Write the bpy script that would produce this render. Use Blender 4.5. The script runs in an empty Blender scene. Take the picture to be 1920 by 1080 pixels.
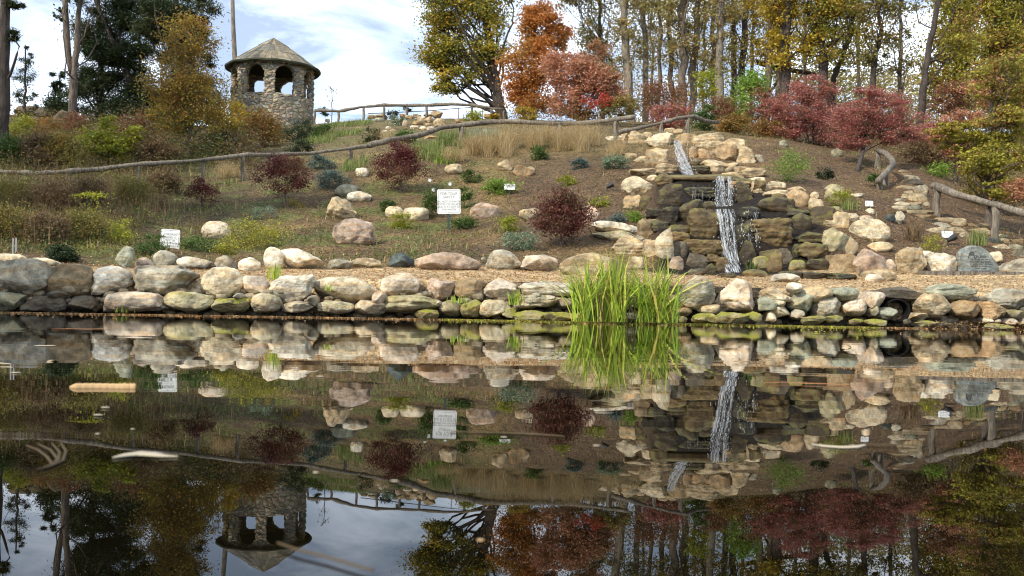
import bpy, bmesh, math, random
import numpy as np
from mathutils import Vector, Matrix
rad = math.radians
SC = bpy.context.scene
COL = SC.collection
# ------------------------------------------------------------------ camera
F, HCAM, ROLL, CX, CY = 1800.0, 0.19, 0.019, 960.0, 573.0      # focal length in pixels of the 1920 photograph, eye height over the pond
cam_data = bpy.data.cameras.new('camera')
cam = bpy.data.objects.new('camera', cam_data)
COL.objects.link(cam)
cam_data.sensor_width = 36.0
cam_data.lens = F / 1920 * 36.0
cam_data.shift_y = (CY - 540) / 1920
cam_data.clip_start = 0.05
cam_data.clip_end = 2000
cam_data.dof.use_dof = True
cam_data.dof.focus_distance = 19.0
cam_data.dof.aperture_fstop = 9.0
cr, sr = math.cos(ROLL), math.sin(ROLL)
cam.matrix_world = Matrix(((cr, -sr, 0, 0), (0, 0, -1, 0), (sr, cr, 0, HCAM), (0, 0, 0, 1)))
SC.camera = cam
# ------------------------------------------------------------------ sky and sun
SUN_EL = rad(39)
SUN_AZ = math.atan2(-0.66, -0.62)                              # towards the sun: behind the camera and to the left
to_sun = Vector((math.sin(SUN_AZ) * math.cos(SUN_EL), math.cos(SUN_AZ) * math.cos(SUN_EL), math.sin(SUN_EL)))
sun_data = bpy.data.lights.new('sun', 'SUN')
sun_data.energy = 5.0
sun_data.angle = rad(0.6)
sun_data.color = (1.0, 0.93, 0.78)
sun = bpy.data.objects.new('sun', sun_data)
COL.objects.link(sun)
sun.rotation_euler = to_sun.to_track_quat('Z', 'Y').to_euler()
world = bpy.data.worlds.new('World')
SC.world = world
world.use_nodes = True
nt = world.node_tree
nt.nodes.clear()
def wn(t, **k):
    n = nt.nodes.new(t)
    for a, b in k.items(): setattr(n, a, b)
    return n
sky = wn('ShaderNodeTexSky', sky_type='NISHITA', sun_disc=False, sun_elevation=SUN_EL, sun_rotation=SUN_AZ)
sky.air_density, sky.dust_density, sky.ozone_density = 0.8, 0.5, 3.0
tc = wn('ShaderNodeTexCoord')
sep = wn('ShaderNodeSeparateXYZ')
nt.links.new(tc.outputs['Generated'], sep.inputs[0])
zz = wn('ShaderNodeMath', operation='ADD'); zz.inputs[1].default_value = 0.12
nt.links.new(sep.outputs['Z'], zz.inputs[0])
dx = wn('ShaderNodeMath', operation='DIVIDE'); dy = wn('ShaderNodeMath', operation='DIVIDE')
nt.links.new(sep.outputs['X'], dx.inputs[0]); nt.links.new(zz.outputs[0], dx.inputs[1])
nt.links.new(sep.outputs['Y'], dy.inputs[0]); nt.links.new(zz.outputs[0], dy.inputs[1])
comb = wn('ShaderNodeCombineXYZ')
nt.links.new(dx.outputs[0], comb.inputs[0]); nt.links.new(dy.outputs[0], comb.inputs[1])
cn = wn('ShaderNodeTexNoise'); cn.inputs['Scale'].default_value = 1.5; cn.inputs['Detail'].default_value = 9; cn.inputs['Roughness'].default_value = 0.58; cn.inputs['Distortion'].default_value = 0.5
cm = wn('ShaderNodeVectorMath', operation='ADD'); cm.inputs[1].default_value = (3.7, 1.9, 0.0)
nt.links.new(comb.outputs[0], cm.inputs[0]); nt.links.new(cm.outputs[0], cn.inputs['Vector'])
ramp = wn('ShaderNodeValToRGB')
ramp.color_ramp.elements[0].position = 0.44; ramp.color_ramp.elements[0].color = (0.22, 0.22, 0.22, 1)
ramp.color_ramp.elements[1].position = 0.64; ramp.color_ramp.elements[1].color = (0.96, 0.96, 0.96, 1)
nt.links.new(cn.outputs['Fac'], ramp.inputs[0])
mix = wn('ShaderNodeMixRGB')
nt.links.new(ramp.outputs[0], mix.inputs[0]); nt.links.new(sky.outputs[0], mix.inputs[1])
mix.inputs[2].default_value = (13.4, 14.8, 16.6, 1)
bg = wn('ShaderNodeBackground'); bg.inputs[1].default_value = 0.15
nt.links.new(mix.outputs[0], bg.inputs[0])
wo = wn('ShaderNodeOutputWorld'); nt.links.new(bg.outputs[0], wo.inputs[0])
# ------------------------------------------------------------------ exposure
SC.view_settings.view_transform = 'Standard'
SC.view_settings.look = 'None'
SC.view_settings.gamma = 1
SC.view_settings.exposure = -0.02
SC.render.engine = 'CYCLES'
SC.cycles.max_bounces = 6
SC.cycles.transparent_max_bounces = 12
SC.cycles.use_denoising = True
SC.cycles.filter_width = 1.15
# ------------------------------------------------------------------ pixel of the photograph <-> point of the place
def ray(px, py):
    """X per metre and height (over the eye) per metre of distance along a pixel's ray."""
    a = (np.asarray(px, float) - CX) / F; b = (CY - np.asarray(py, float)) / F
    return a * cr - b * sr, a * sr + b * cr
def at(px, py, D):
    u, w = ray(px, py)
    return Vector((float(u) * D, D, HCAM + float(w) * D))
def proj(X, Y, Z):
    Zp = Z - HCAM
    return CX + F * (X * cr + Zp * sr) / Y, CY - F * (-X * sr + Zp * cr) / Y
RNG = np.random.default_rng(11)
def vnoise(P, scale=1.0, seed=0):
    """Smooth value noise in [-1, 1] at the N x 3 points P."""
    P = np.asarray(P, float) * scale + seed * 17.13
    i = np.floor(P).astype(np.int64); f = P - i; f = f * f * (3 - 2 * f)
    def h(ix, iy, iz):
        n = (ix * 374761393 + iy * 668265263 + iz * 2147483647 + seed * 974711) & 0x7fffffff
        n = ((n ^ (n >> 13)) * 1274126177) & 0x7fffffff
        return ((n ^ (n >> 16)) & 0xffff) / 32767.5 - 1
    r = 0
    for a in (0, 1):
        for b in (0, 1):
            for c in (0, 1):
                wgt = (f[:, 0] if a else 1 - f[:, 0]) * (f[:, 1] if b else 1 - f[:, 1]) * (f[:, 2] if c else 1 - f[:, 2])
                r = r + wgt * h(i[:, 0] + a, i[:, 1] + b, i[:, 2] + c)
    return r
def fbm(P, scale=1.0, oct=4, seed=0, gain=0.5):
    r, a = 0, 1.0
    for k in range(oct):
        r = r + a * vnoise(P, scale * 2 ** k, seed + k); a *= gain
    return r
# ------------------------------------------------------------------ the lie of the land: (distance, photo row) pairs down nine columns
CH = {
 -900: [(10.5,575),(10.9,500),(14,470),(20,400),(30,320),(40,270),(50,225),(60,220)],
 0:    [(10.7,591),(11.15,522),(12.5,502),(15,458),(18,405),(22,338),(30,290),(40,250),(50,214)],
 400:  [(11.1,594),(11.55,528),(13.5,506),(17,467),(21,402),(25,342),(30,300),(38,262),(48,236)],
 840:  [(11.7,601),(12.15,526),(15,504),(17,472),(20.6,430),(22.8,385),(25,342),(28,292),(30,264),(36,243),(48,221)],
 1190: [(11.7,606),(12.15,534),(15,515),(17,482),(20,402),(23,337),(26,290),(30,262),(35,248),(48,228)],
 1245: [(11.7,607),(12.15,536),(15.4,516),(16.6,496),(17.4,440),(18.6,395),(20.3,345),(22.2,328),(24.5,300),(27,268),(30,256),(48,228)],
 1330: [(11.7,608),(12.15,538),(15.4,517),(16.8,505),(17.5,440),(18.2,400),(19.9,388),(20.6,338),(23.6,327),(24.6,300),(27.0,262),(30,252),(48,230)],
 1420: [(11.8,609),(12.25,540),(15.4,519),(16.6,505),(17.3,440),(18.2,400),(19.7,375),(21.2,345),(24,318),(27,276),(30,262),(48,232)],
 1570: [(12.0,610),(12.4,545),(15.4,520),(16.4,490),(17.5,440),(19,395),(21.5,358),(25,322),(29,290),(34,268),(48,238)],
 1700: [(12.1,612),(12.5,548),(15.5,520),(17.5,462),(20,400),(24,345),(30,300),(40,268),(50,240)],
 1920: [(12.3,616),(12.7,550),(15.5,520),(17.5,478),(20,440),(25,392),(32,345),(45,280),(55,250)],
 2800: [(12.5,630),(13,560),(16,535),(20,455),(27,400),(35,340),(45,300),(60,260)],
}
DG = np.concatenate([np.arange(9.5, 26, 0.06), np.arange(26, 62, 0.3), np.geomspace(62, 900, 30)])
_us, _zs = [], []
for px, rows in CH.items():
    a = (px - CX) / F
    zs = [HCAM + ray(px, y)[1] * d for d, y in rows]
    ds = [d for d, y in rows]
    ds = [9.5, ds[0] + 0.05, ds[0] + 0.38, ds[0] + 0.62] + ds[2:] + [ds[-1] + 12, 900]      # the wall stands in front of this step
    zs = [-0.7, -0.6, -0.45, zs[1]] + zs[2:] + [zs[-1] + 0.5, zs[-1] + 0.6]
    z = np.interp(DG, ds, zs)
    k = np.exp(-np.linspace(-1.5, 1.5, 7) ** 2); k /= k.sum(); z0_ = z
    zp = np.concatenate([np.full(3, z[0]), z, np.full(3, z[-1])])
    z = np.convolve(zp, k, 'valid'); z = np.where(DG < 13, z0_, z)
    _us.append(a); _zs.append(z)
_us = np.array(_us); _zs = np.array(_zs)
def height(X, Y):
    X = np.atleast_1d(np.asarray(X, float)); Y = np.atleast_1d(np.asarray(Y, float))
    u = np.clip(X / np.maximum(Y, 1), _us[0], _us[-1] - 1e-6)
    j = np.clip(np.searchsorted(_us, u, side='right') - 1, 0, len(_us) - 2)
    t = (u - _us[j]) / (_us[j + 1] - _us[j]); t = t * t * (3 - 2 * t)
    k = np.clip(np.searchsorted(DG, Y, side='right') - 1, 0, len(DG) - 2)
    s = np.clip((Y - DG[k]) / (DG[k + 1] - DG[k]), 0, 1)
    za = _zs[j, k] * (1 - s) + _zs[j, k + 1] * s
    zb = _zs[j + 1, k] * (1 - s) + _zs[j + 1, k + 1] * s
    z = za * (1 - t) + zb * t
    P = np.stack([X, Y, Y * 0], 1)
    amp = np.clip((Y - 12.3) / 4, 0.25, 1) * np.where(Y > 40, np.clip((62 - Y) / 22, 0.2, 1), 1)
    return z + amp * (0.055 * fbm(P, 0.9, 3, 5) + 0.02 * vnoise(P, 5, 9))
_MD = np.concatenate([np.arange(10.6, 26, 0.04), np.arange(26, 70, 0.15)])
def hits(px, py):
    """First points of the land that the rays of these pixels meet (the crest when they pass over it)."""
    px = np.atleast_1d(np.asarray(px, float)); py = np.atleast_1d(np.asarray(py, float))
    u, w = ray(px, py); out = np.zeros((len(px), 3))
    for n in range(len(px)):
        g = HCAM + w[n] * _MD - height(u[n] * _MD, _MD)
        i = np.nonzero(g < 0)[0]
        d = _MD[i[0]] if len(i) else 50.0
        out[n] = (u[n] * d, d, height(u[n] * d, d)[0])
    return out
def hit(px, py): return Vector(hits(px, py)[0])
# ------------------------------------------------------------------ object helpers
def tag(o, label=None, cat=None, group=None, kind=None):
    if label: o['label'] = label
    if cat: o['category'] = cat
    if group: o['group'] = group
    if kind: o['kind'] = kind
    return o
def link(name, data, parent=None, loc=None, mats=None):
    o = bpy.data.objects.new(name, data)
    COL.objects.link(o)
    if mats is not None and data is not None and not data.materials: data.materials.append(mats)
    if loc is not None: o.location = loc
    if parent is not None: o.parent = parent
    return o
def empty(name, loc=(0, 0, 0), rz=0):
    o = bpy.data.objects.new(name, None); COL.objects.link(o); o.location = loc; o.rotation_euler.z = rz
    o.empty_display_size = 0.2
    return o
def mesh(name, V, Fq, cols=None, smooth=False):
    """A mesh from an N x 3 array and an array of faces (all quads or all triangles) or a list of face tuples."""
    me = bpy.data.meshes.new(name)
    V = np.asarray(V, np.float32)
    if isinstance(Fq, np.ndarray):
        n, k = Fq.shape
        me.vertices.add(len(V)); me.vertices.foreach_set('co', V.ravel())
        me.loops.add(n * k); me.loops.foreach_set('vertex_index', Fq.astype(np.int32).ravel())
        me.polygons.add(n); me.polygons.foreach_set('loop_start', np.arange(0, n * k, k, dtype=np.int32))
        me.polygons.foreach_set('loop_total', np.full(n, k, np.int32))
        me.update(calc_edges=True)
    else:
        me.from_pydata(V.tolist(), [], Fq)
    if cols is not None:
        ca = me.color_attributes.new('Col', 'FLOAT_COLOR', 'POINT')
        c = np.ones((len(V), 4), np.float32); c[:, :3] = cols
        ca.data.foreach_set('color', c.ravel())
    if smooth: me.polygons.foreach_set('use_smooth', np.ones(len(me.polygons), bool))
    me.update()
    return me
class MB:
    """Collects quads and triangles of one part."""
    def __init__(s): s.v, s.f, s.n = [], [], 0
    def add(s, V, Fc):
        s.v.append(np.asarray(V, float)); s.f += [tuple(int(i) + s.n for i in f) for f in Fc]; s.n += len(V)
    def box(s, c, size, R=None, bev=0.0):
        x, y, z = [d / 2 for d in size]
        V = np.array([(a * x, b * y, e * z) for a in (-1, 1) for b in (-1, 1) for e in (-1, 1)])
        if R is not None: V = V @ np.array(R.to_3x3()).T
        s.add(V + np.array(c), [(0, 1, 3, 2), (4, 6, 7, 5), (0, 4, 5, 1), (2, 3, 7, 6), (0, 2, 6, 4), (1, 5, 7, 3)])
    def tube(s, pts, rs, seg=8, rough=0.0, cap=True):
        pts = np.array(pts, float); n = len(pts)
        rs = np.full(n, rs) if np.isscalar(rs) else np.array(rs, float)
        T = np.gradient(pts, axis=0); T /= np.linalg.norm(T, axis=1)[:, None] + 1e-9
        up = np.array([0, 0, 1.0]) if abs(T[0][2]) < 0.9 else np.array([1.0, 0, 0])
        A = np.cross(T, up); A /= np.linalg.norm(A, axis=1)[:, None] + 1e-9
        B = np.cross(T, A)
        th = np.arange(seg) / seg * 2 * math.pi
        V = pts[:, None, :] + rs[:, None, None] * (np.cos(th)[None, :, None] * A[:, None, :] + np.sin(th)[None, :, None] * B[:, None, :])
        V = V.reshape(-1, 3)
        if rough: V = V + (rough * np.repeat(rs, seg))[:, None] * np.stack([vnoise(V, 5, k) for k in range(3)], 1)
        Fc = [(i * seg + j, i * seg + (j + 1) % seg, (i + 1) * seg + (j + 1) % seg, (i + 1) * seg + j) for i in range(n - 1) for j in range(seg)]
        if cap: Fc += [tuple(range(seg))[::-1], tuple(range((n - 1) * seg, n * seg))]
        s.add(V, Fc)
    def build(s, name, mat, parent=None, smooth=False, loc=None, origin=None):
        V = np.concatenate(s.v)
        if origin is not None: V = V - np.array(origin)
        return link(name, mesh(name, V, s.f, smooth=smooth), parent, loc, mat)
# ------------------------------------------------------------------ materials
def material(name, rough=0.9):
    m = bpy.data.materials.new(name); m.use_nodes = True
    b = m.node_tree.nodes['Principled BSDF']; b.inputs['Roughness'].default_value = rough
    b.inputs['Specular IOR Level'].default_value = 0.25
    return m, m.node_tree, b
def node(t, typ, ins=None, **k):
    n = t.nodes.new(typ)
    for a, b in k.items(): setattr(n, a, b)
    for a, b in (ins or {}).items():
        if hasattr(b, 'node'): t.links.new(b, n.inputs[a])
        else:
            if isinstance(b, tuple) and n.inputs[a].type == 'VECTOR': b = b[:3]
            if isinstance(b, tuple) and n.inputs[a].type == 'RGBA' and len(b) == 3: b = b + (1,)
            n.inputs[a].default_value = b
    return n
def mul(t, col, fac):            # colour times a value socket
    return node(t, 'ShaderNodeVectorMath', {0: col, 1: fac}, operation='MULTIPLY').outputs[0]
def mapr(t, v, a, b, lo=0.0, hi=1.0):
    return node(t, 'ShaderNodeMapRange', {0: v, 1: lo, 2: hi, 3: a, 4: b}).outputs[0]
def noise(t, vec, scale, detail=6, rough=0.6, dist=0.0):
    return node(t, 'ShaderNodeTexNoise', {'Vector': vec, 'Scale': scale, 'Detail': detail, 'Roughness': rough, 'Distortion': dist}).outputs['Fac']
def mixc(t, f, a, b, mode='MIX'):
    n = node(t, 'ShaderNodeMixRGB', {0: f, 1: a, 2: b}, blend_type=mode); return n.outputs[0]
def bump(t, h, strength, dist, b, prev=None):
    n = node(t, 'ShaderNodeBump', {'Height': h, 'Strength': strength, 'Distance': dist})
    if prev is not None: t.links.new(prev, n.inputs['Normal'])
    t.links.new(n.outputs[0], b.inputs['Normal']); return n.outputs[0]
def rock_material(name, wet=0.0, moss=0.0):
    m, t, b = material(name, 0.88)
    oi = node(t, 'ShaderNodeObjectInfo'); co = node(t, 'ShaderNodeTexCoord').outputs['Object']
    off = node(t, 'ShaderNodeVectorMath', {0: co, 1: oi.outputs['Location']}, operation='ADD').outputs[0]
    n1 = noise(t, off, 2.6, 9, 0.62, 0.4); n2 = noise(t, off, 9, 8, 0.7); n3 = noise(t, off, 55, 4, 0.7)
    stretch = node(t, 'ShaderNodeMapping', {'Vector': off, 'Rotation': (0.15, 0.3, 0), 'Scale': (1.2, 1.2, 9)}).outputs[0]
    n4 = noise(t, stretch, 1.6, 7, 0.65, 0.3)
    c = mul(t, oi.outputs['Color'], mapr(t, n1, 0.5, 1.42, 0.32, 0.68))
    c = mul(t, c, mapr(t, n2, 0.5, 1.4, 0.32, 0.68))
    c = mixc(t, mapr(t, n4, 0.0, 0.75, 0.46, 0.66), c, mul(t, c, mixc(t, 1.0, (1, 1, 1, 1), (1.0, 0.74, 0.47, 1))))
    c = mixc(t, mapr(t, n3, 0.0, 0.7, 0.57, 0.68), c, mul(t, c, mixc(t, 1.0, (1, 1, 1, 1), (0.42, 0.4, 0.38, 1))))
    if moss:
        geo = node(t, 'ShaderNodeNewGeometry'); nz = node(t, 'ShaderNodeSeparateXYZ', {0: geo.outputs['Normal']}).outputs['Z']
        mm = node(t, 'ShaderNodeMath', {0: mapr(t, noise(t, off, 6, 8, 0.75), -0.8, 0.8, 0.35, 0.65), 1: mapr(t, nz, -0.3, 0.75, -0.4, 0.9)}, operation='ADD')
        mossc = mixc(t, noise(t, off, 22, 4, 0.7), (0.09, 0.095, 0.014, 1), (0.42, 0.40, 0.06, 1))
        c = mixc(t, mapr(t, mm.outputs[0], 0, moss, 0.35, 0.62), c, mossc)
    t.links.new(c, b.inputs['Base Color'])
    nb = bump(t, n2, 0.8, 0.06, b)
    nb = bump(t, n4, 0.6, 0.04, b, nb)
    bump(t, n3, 0.4, 0.008, b, nb)
    if wet:
        t.links.new(mapr(t, n1, 0.25, 0.65, 0.35, 0.65), b.inputs['Roughness']); b.inputs['Specular IOR Level'].default_value = 0.35
    return m
M_ROCK = rock_material('rock')
M_WET = rock_material('wet_rock', wet=1, moss=0.28)
M_MOSS = rock_material('mossy_rock', moss=0.9)
M_DAMP = rock_material('damp_rock', moss=0.3)
def leaf_material(name, trans=0.35, rough=0.55):
    m, t, b = material(name, rough)
    a = node(t, 'ShaderNodeAttribute', attribute_name='Col').outputs['Color']
    t.links.new(a, b.inputs['Base Color'])
    tr = node(t, 'ShaderNodeBsdfTranslucent', {'Color': a})
    ms = node(t, 'ShaderNodeMixShader', {0: trans, 1: b.outputs[0], 2: tr.outputs[0]})
    t.links.new(ms.outputs[0], t.nodes['Material Output'].inputs[0])
    return m
M_LEAF = leaf_material('leaves')
M_BLADE = leaf_material('grass_blades', 0.3, 0.45)
def bark_material(name, c1, c2, s=1.0):
    m, t, b = material(name)
    co = node(t, 'ShaderNodeTexCoord').outputs['Object']
    mp = node(t, 'ShaderNodeMapping', {'Vector': co, 'Scale': (9 * s, 9 * s, 1.6 * s)}).outputs[0]
    n1 = noise(t, mp, 1.6, 8, 0.7, 0.6); n2 = noise(t, co, 1.3, 5)
    c = mixc(t, mapr(t, n1, 0, 1, 0.35, 0.65), c1 + (1,), c2 + (1,))
    t.links.new(mul(t, c, mapr(t, n2, 0.6, 1.35, 0.3, 0.7)), b.inputs['Base Color'])
    bump(t, n1, 0.7, 0.03, b)
    return m
M_BARK = bark_material('bark', (0.05, 0.038, 0.03), (0.20, 0.16, 0.125))
M_BARKD = bark_material('dark_bark', (0.022, 0.018, 0.015), (0.09, 0.07, 0.058))
M_BARKP = bark_material('pale_bark', (0.10, 0.085, 0.065), (0.28, 0.24, 0.19))
M_LOG = bark_material('weathered_log', (0.075, 0.06, 0.045), (0.27, 0.23, 0.18), 1.5)
def flat(name, col, rough=0.7, metal=0.0, spec=0.3):
    m, t, b = material(name, rough)
    co = node(t, 'ShaderNodeTexCoord').outputs['Object']
    t.links.new(mul(t, col + (1,), mapr(t, noise(t, co, 14, 5), 0.86, 1.1, 0.3, 0.7)), b.inputs['Base Color'])
    b.inputs['Metallic'].default_value = metal; b.inputs['Specular IOR Level'].default_value = spec
    return m
M_WHITE = flat('sign_white', (0.78, 0.78, 0.76), 0.4)
M_BLACK = flat('black_paint', (0.025, 0.025, 0.027), 0.5)
M_GREY = flat('sign_grey', (0.30, 0.30, 0.30), 0.5)
M_POST = flat('green_steel', (0.05, 0.075, 0.07), 0.45, 0.3)
# ground: colour of each patch comes with the mesh, the crumbs of chip and soil from noise
M_GROUND, t, b = material('soil', 0.95)
a_ = node(t, 'ShaderNodeAttribute', attribute_name='Col').outputs['Color']
co = node(t, 'ShaderNodeTexCoord').outputs['Object']
g1 = node(t, 'ShaderNodeTexVoronoi', {'Vector': co, 'Scale': 26.0})
g2 = noise(t, co, 16, 6, 0.75); g3 = noise(t, co, 2.2, 6, 0.65)
c = mul(t, a_, mapr(t, g1.outputs['Color'], 0.3, 1.9))
c = mul(t, c, mapr(t, g2, 0.45, 1.6, 0.3, 0.7)); c = mul(t, c, mapr(t, g3, 0.65, 1.35, 0.3, 0.7))
t.links.new(c, b.inputs['Base Color'])
nb = bump(t, g2, 0.9, 0.05, b); bump(t, g1.outputs['Distance'], 0.6, 0.03, b, nb)
# pond
M_WATER, t, b = material('pond_water', 0.0)
b.inputs['Base Color'].default_value = (0.003, 0.0025, 0.001, 1); b.inputs['IOR'].default_value = 1.33; b.inputs['Specular IOR Level'].default_value = 0.32
co = node(t, 'ShaderNodeTexCoord').outputs['Object']
w1 = noise(t, node(t, 'ShaderNodeMapping', {'Vector': co, 'Scale': (1.0, 3.2, 1)}).outputs[0], 1.1, 2, 0.5)
w2 = noise(t, node(t, 'ShaderNodeMapping', {'Vector': co, 'Scale': (2.0, 7.0, 1)}).outputs[0], 2.2, 2, 0.5)
ys = node(t, 'ShaderNodeSeparateXYZ', {0: co}).outputs['Y']
far = mapr(t, ys, 0.0, 1.0, 4.0, 10.0)
w3 = node(t, 'ShaderNodeMath', {0: w2, 1: far}, operation='MULTIPLY').outputs[0]
nb = bump(t, w1, 0.010, 0.05, b); bump(t, w3, 0.016, 0.03, b, nb)
# ================================================================== the land
def ground_colour(X, Y, Z):
    px, py = proj(X, Y, Z)
    P = np.stack([X, Y, Z * 0], 1)
    n = fbm(P, 0.7, 4, 3) * 0.5; n2 = fbm(P, 1.6, 3, 21) * 0.6
    chip = np.array([0.40, 0.285, 0.155]); mulch = np.array([0.085, 0.053, 0.030]); litter = np.array([0.20, 0.132, 0.055])
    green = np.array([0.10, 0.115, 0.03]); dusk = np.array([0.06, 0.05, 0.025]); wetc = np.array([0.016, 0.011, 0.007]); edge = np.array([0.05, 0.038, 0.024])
    def step(v, a, b): return np.clip((v - a) / (b - a), 0, 1)[:, None]
    c = np.tile(litter, (len(X), 1))
    m = step(n, -0.35, 0.1) * 0.85; c = c * (1 - m) + mulch * m
    m = step(px, 560, 420) * step(py, 500, 440) ** 0.5 * 0.75; c = c * (1 - m) + dusk * m  # undergrowth soil on the left slope, with tree shade put into its tone
    m = step(n2, -0.05, 0.35) * 0.8 * step(px, 1000, 850); c = c * (1 - m) + green * m
    m = step(px, 930, 990) * step(px, 1240, 1180) * step(py, 455, 440) * step(py, 285, 300); c = c * (1 - m * 0.8) + mulch * m * 0.8
    m = step(px, 1400, 1460) * step(py, 520, 500) * 0.75; c = c * (1 - m) + mulch * 1.15 * m
    m = step(Y, 24, 30) * step(px, 1420, 1380); c = c * (1 - m * 0.6) + np.array([0.13, 0.105, 0.05]) * m * 0.6
    m = step(px, 1215, 1240) * step(px, 1580, 1540) * step(Y, 23.5, 22.5) * step(py, 521, 515) * step(px - (py - 265) * 1.6, 1310, 1285); c = c * (1 - m) + wetc * m  # wet ground, darkened further so gaps between the rocks read as shade
    front = np.interp(px, [0, 400, 840, 1190, 1570, 1920], [11.25, 11.65, 12.3, 12.35, 12.5, 12.75])
    back = np.interp(px, [0, 250, 480, 840, 1250, 1600, 1920], [12.4, 13.2, 13.9, 15.2, 15.5, 15.9, 16])
    m = step(Y - front, -0.05, 0.15) * step(back - Y, -0.1, 0.25); c = c * (1 - m) + chip * m
    m = step(front - Y, -0.12, 0.0); c = c * (1 - m) + edge * m  # soil behind the wall, darkened to paint the shade between its stones
    return np.clip(c, 0, 1)
def grid_faces(ny, nx):
    i = np.arange(ny - 1)[:, None] * nx + np.arange(nx - 1)[None, :]
    return np.stack([i, i + 1, i + nx + 1, i + nx], -1).reshape(-1, 4)
ug = np.concatenate([np.linspace(-1.5, -0.6, 40, endpoint=False), np.linspace(-0.6, 0.6, 520), np.linspace(0.6, 1.5, 41)[1:]])
dg = np.concatenate([np.arange(9.5, 19, 0.07), np.arange(19, 32, 0.12), np.arange(32, 62, 0.4), np.geomspace(62, 900, 24)])
U, D = np.meshgrid(ug, dg)
X = (U * D).ravel(); Y = D.ravel(); Z = height(X, Y)
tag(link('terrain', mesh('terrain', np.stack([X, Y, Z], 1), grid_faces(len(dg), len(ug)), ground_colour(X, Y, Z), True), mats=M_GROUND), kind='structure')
# the rest of the pond's bowl and the banks beside and behind the eye
xb = np.concatenate([np.linspace(-300, -20, 12, endpoint=False), np.linspace(-20, 20, 81), np.linspace(20, 300, 13)[1:]])
yb = np.concatenate([np.linspace(-300, -14, 12, endpoint=False), np.linspace(-14, 9.56, 48)])
XB, YB = [q.ravel() for q in np.meshgrid(xb, yb)]
inside = np.maximum((np.abs(XB + 0.5) - 8.8) / 2.2, (-5.5 - YB) / 2.5)
ZB = -0.7 + 1.25 * np.clip(inside, 0, 1) + 0.06 * fbm(np.stack([XB, YB, YB * 0], 1), 0.5, 3, 4)
cb = np.tile(np.array([0.10, 0.075, 0.04]), (len(XB), 1))
tag(link('pond_bank', mesh('pond_bank', np.stack([XB, YB, ZB], 1), grid_faces(len(yb), len(xb)), cb, True), mats=M_GROUND), kind='structure')
wv = [(-13, -9, 0), (15, -9, 0), (18, 12.6, 0), (-14, 12.6, 0)]
tag(link('pond_water', mesh('pond_water', wv, [(0, 1, 2, 3)]), mats=M_WATER), kind='structure')
# ================================================================== rocks
RC = {  # colour word: (albedo, material)
 'cream': ((0.60, 0.51, 0.35), M_ROCK), 'white': ((0.70, 0.63, 0.49), M_ROCK), 'pink': ((0.45, 0.345, 0.26), M_ROCK), 'rose': ((0.57, 0.475, 0.36), M_ROCK),
 'grey': ((0.38, 0.345, 0.26), M_ROCK), 'dark': ((0.13, 0.11, 0.08), M_ROCK), 'brown': ((0.31, 0.23, 0.13), M_ROCK), 'tan': ((0.47, 0.375, 0.235), M_ROCK),
 'orange': ((0.38, 0.27, 0.155), M_ROCK), 'slate': ((0.085, 0.105, 0.10), M_ROCK), 'greenish': ((0.33, 0.335, 0.245), M_ROCK), 'olive': ((0.42, 0.37, 0.23), M_DAMP),
 'moss': ((0.33, 0.29, 0.15), M_MOSS), 'damp': ((0.48, 0.42, 0.29), M_DAMP), 'wet': ((0.065, 0.046, 0.022), M_WET), 'wetbrown': ((0.135, 0.093, 0.040), M_WET), 'wetblack': ((0.036, 0.029, 0.019), M_WET),
}
VIEW = {'A': (0, 320, 3.375), 'B': (480, 320, 3.375), 'C': (960, 320, 3.375), 'D': (1440, 320, 3.375), 'E': (1120, 230, 3.483), 'F': (1600, 250, 5.144), 'G': (580, 180, 5.053), 'P': (0, 0, 1)}
_ICO = {}
def ico(level):
    if level not in _ICO:
        bm = bmesh.new(); bmesh.ops.create_icosphere(bm, subdivisions=level, radius=1)
        V = np.array([v.co[:] for v in bm.verts]); Fc = np.array([[v.index for v in f.verts] for f in bm.faces]); bm.free()
        _ICO[level] = (V / np.linalg.norm(V, axis=1)[:, None], Fc)
    return _ICO[level]
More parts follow.
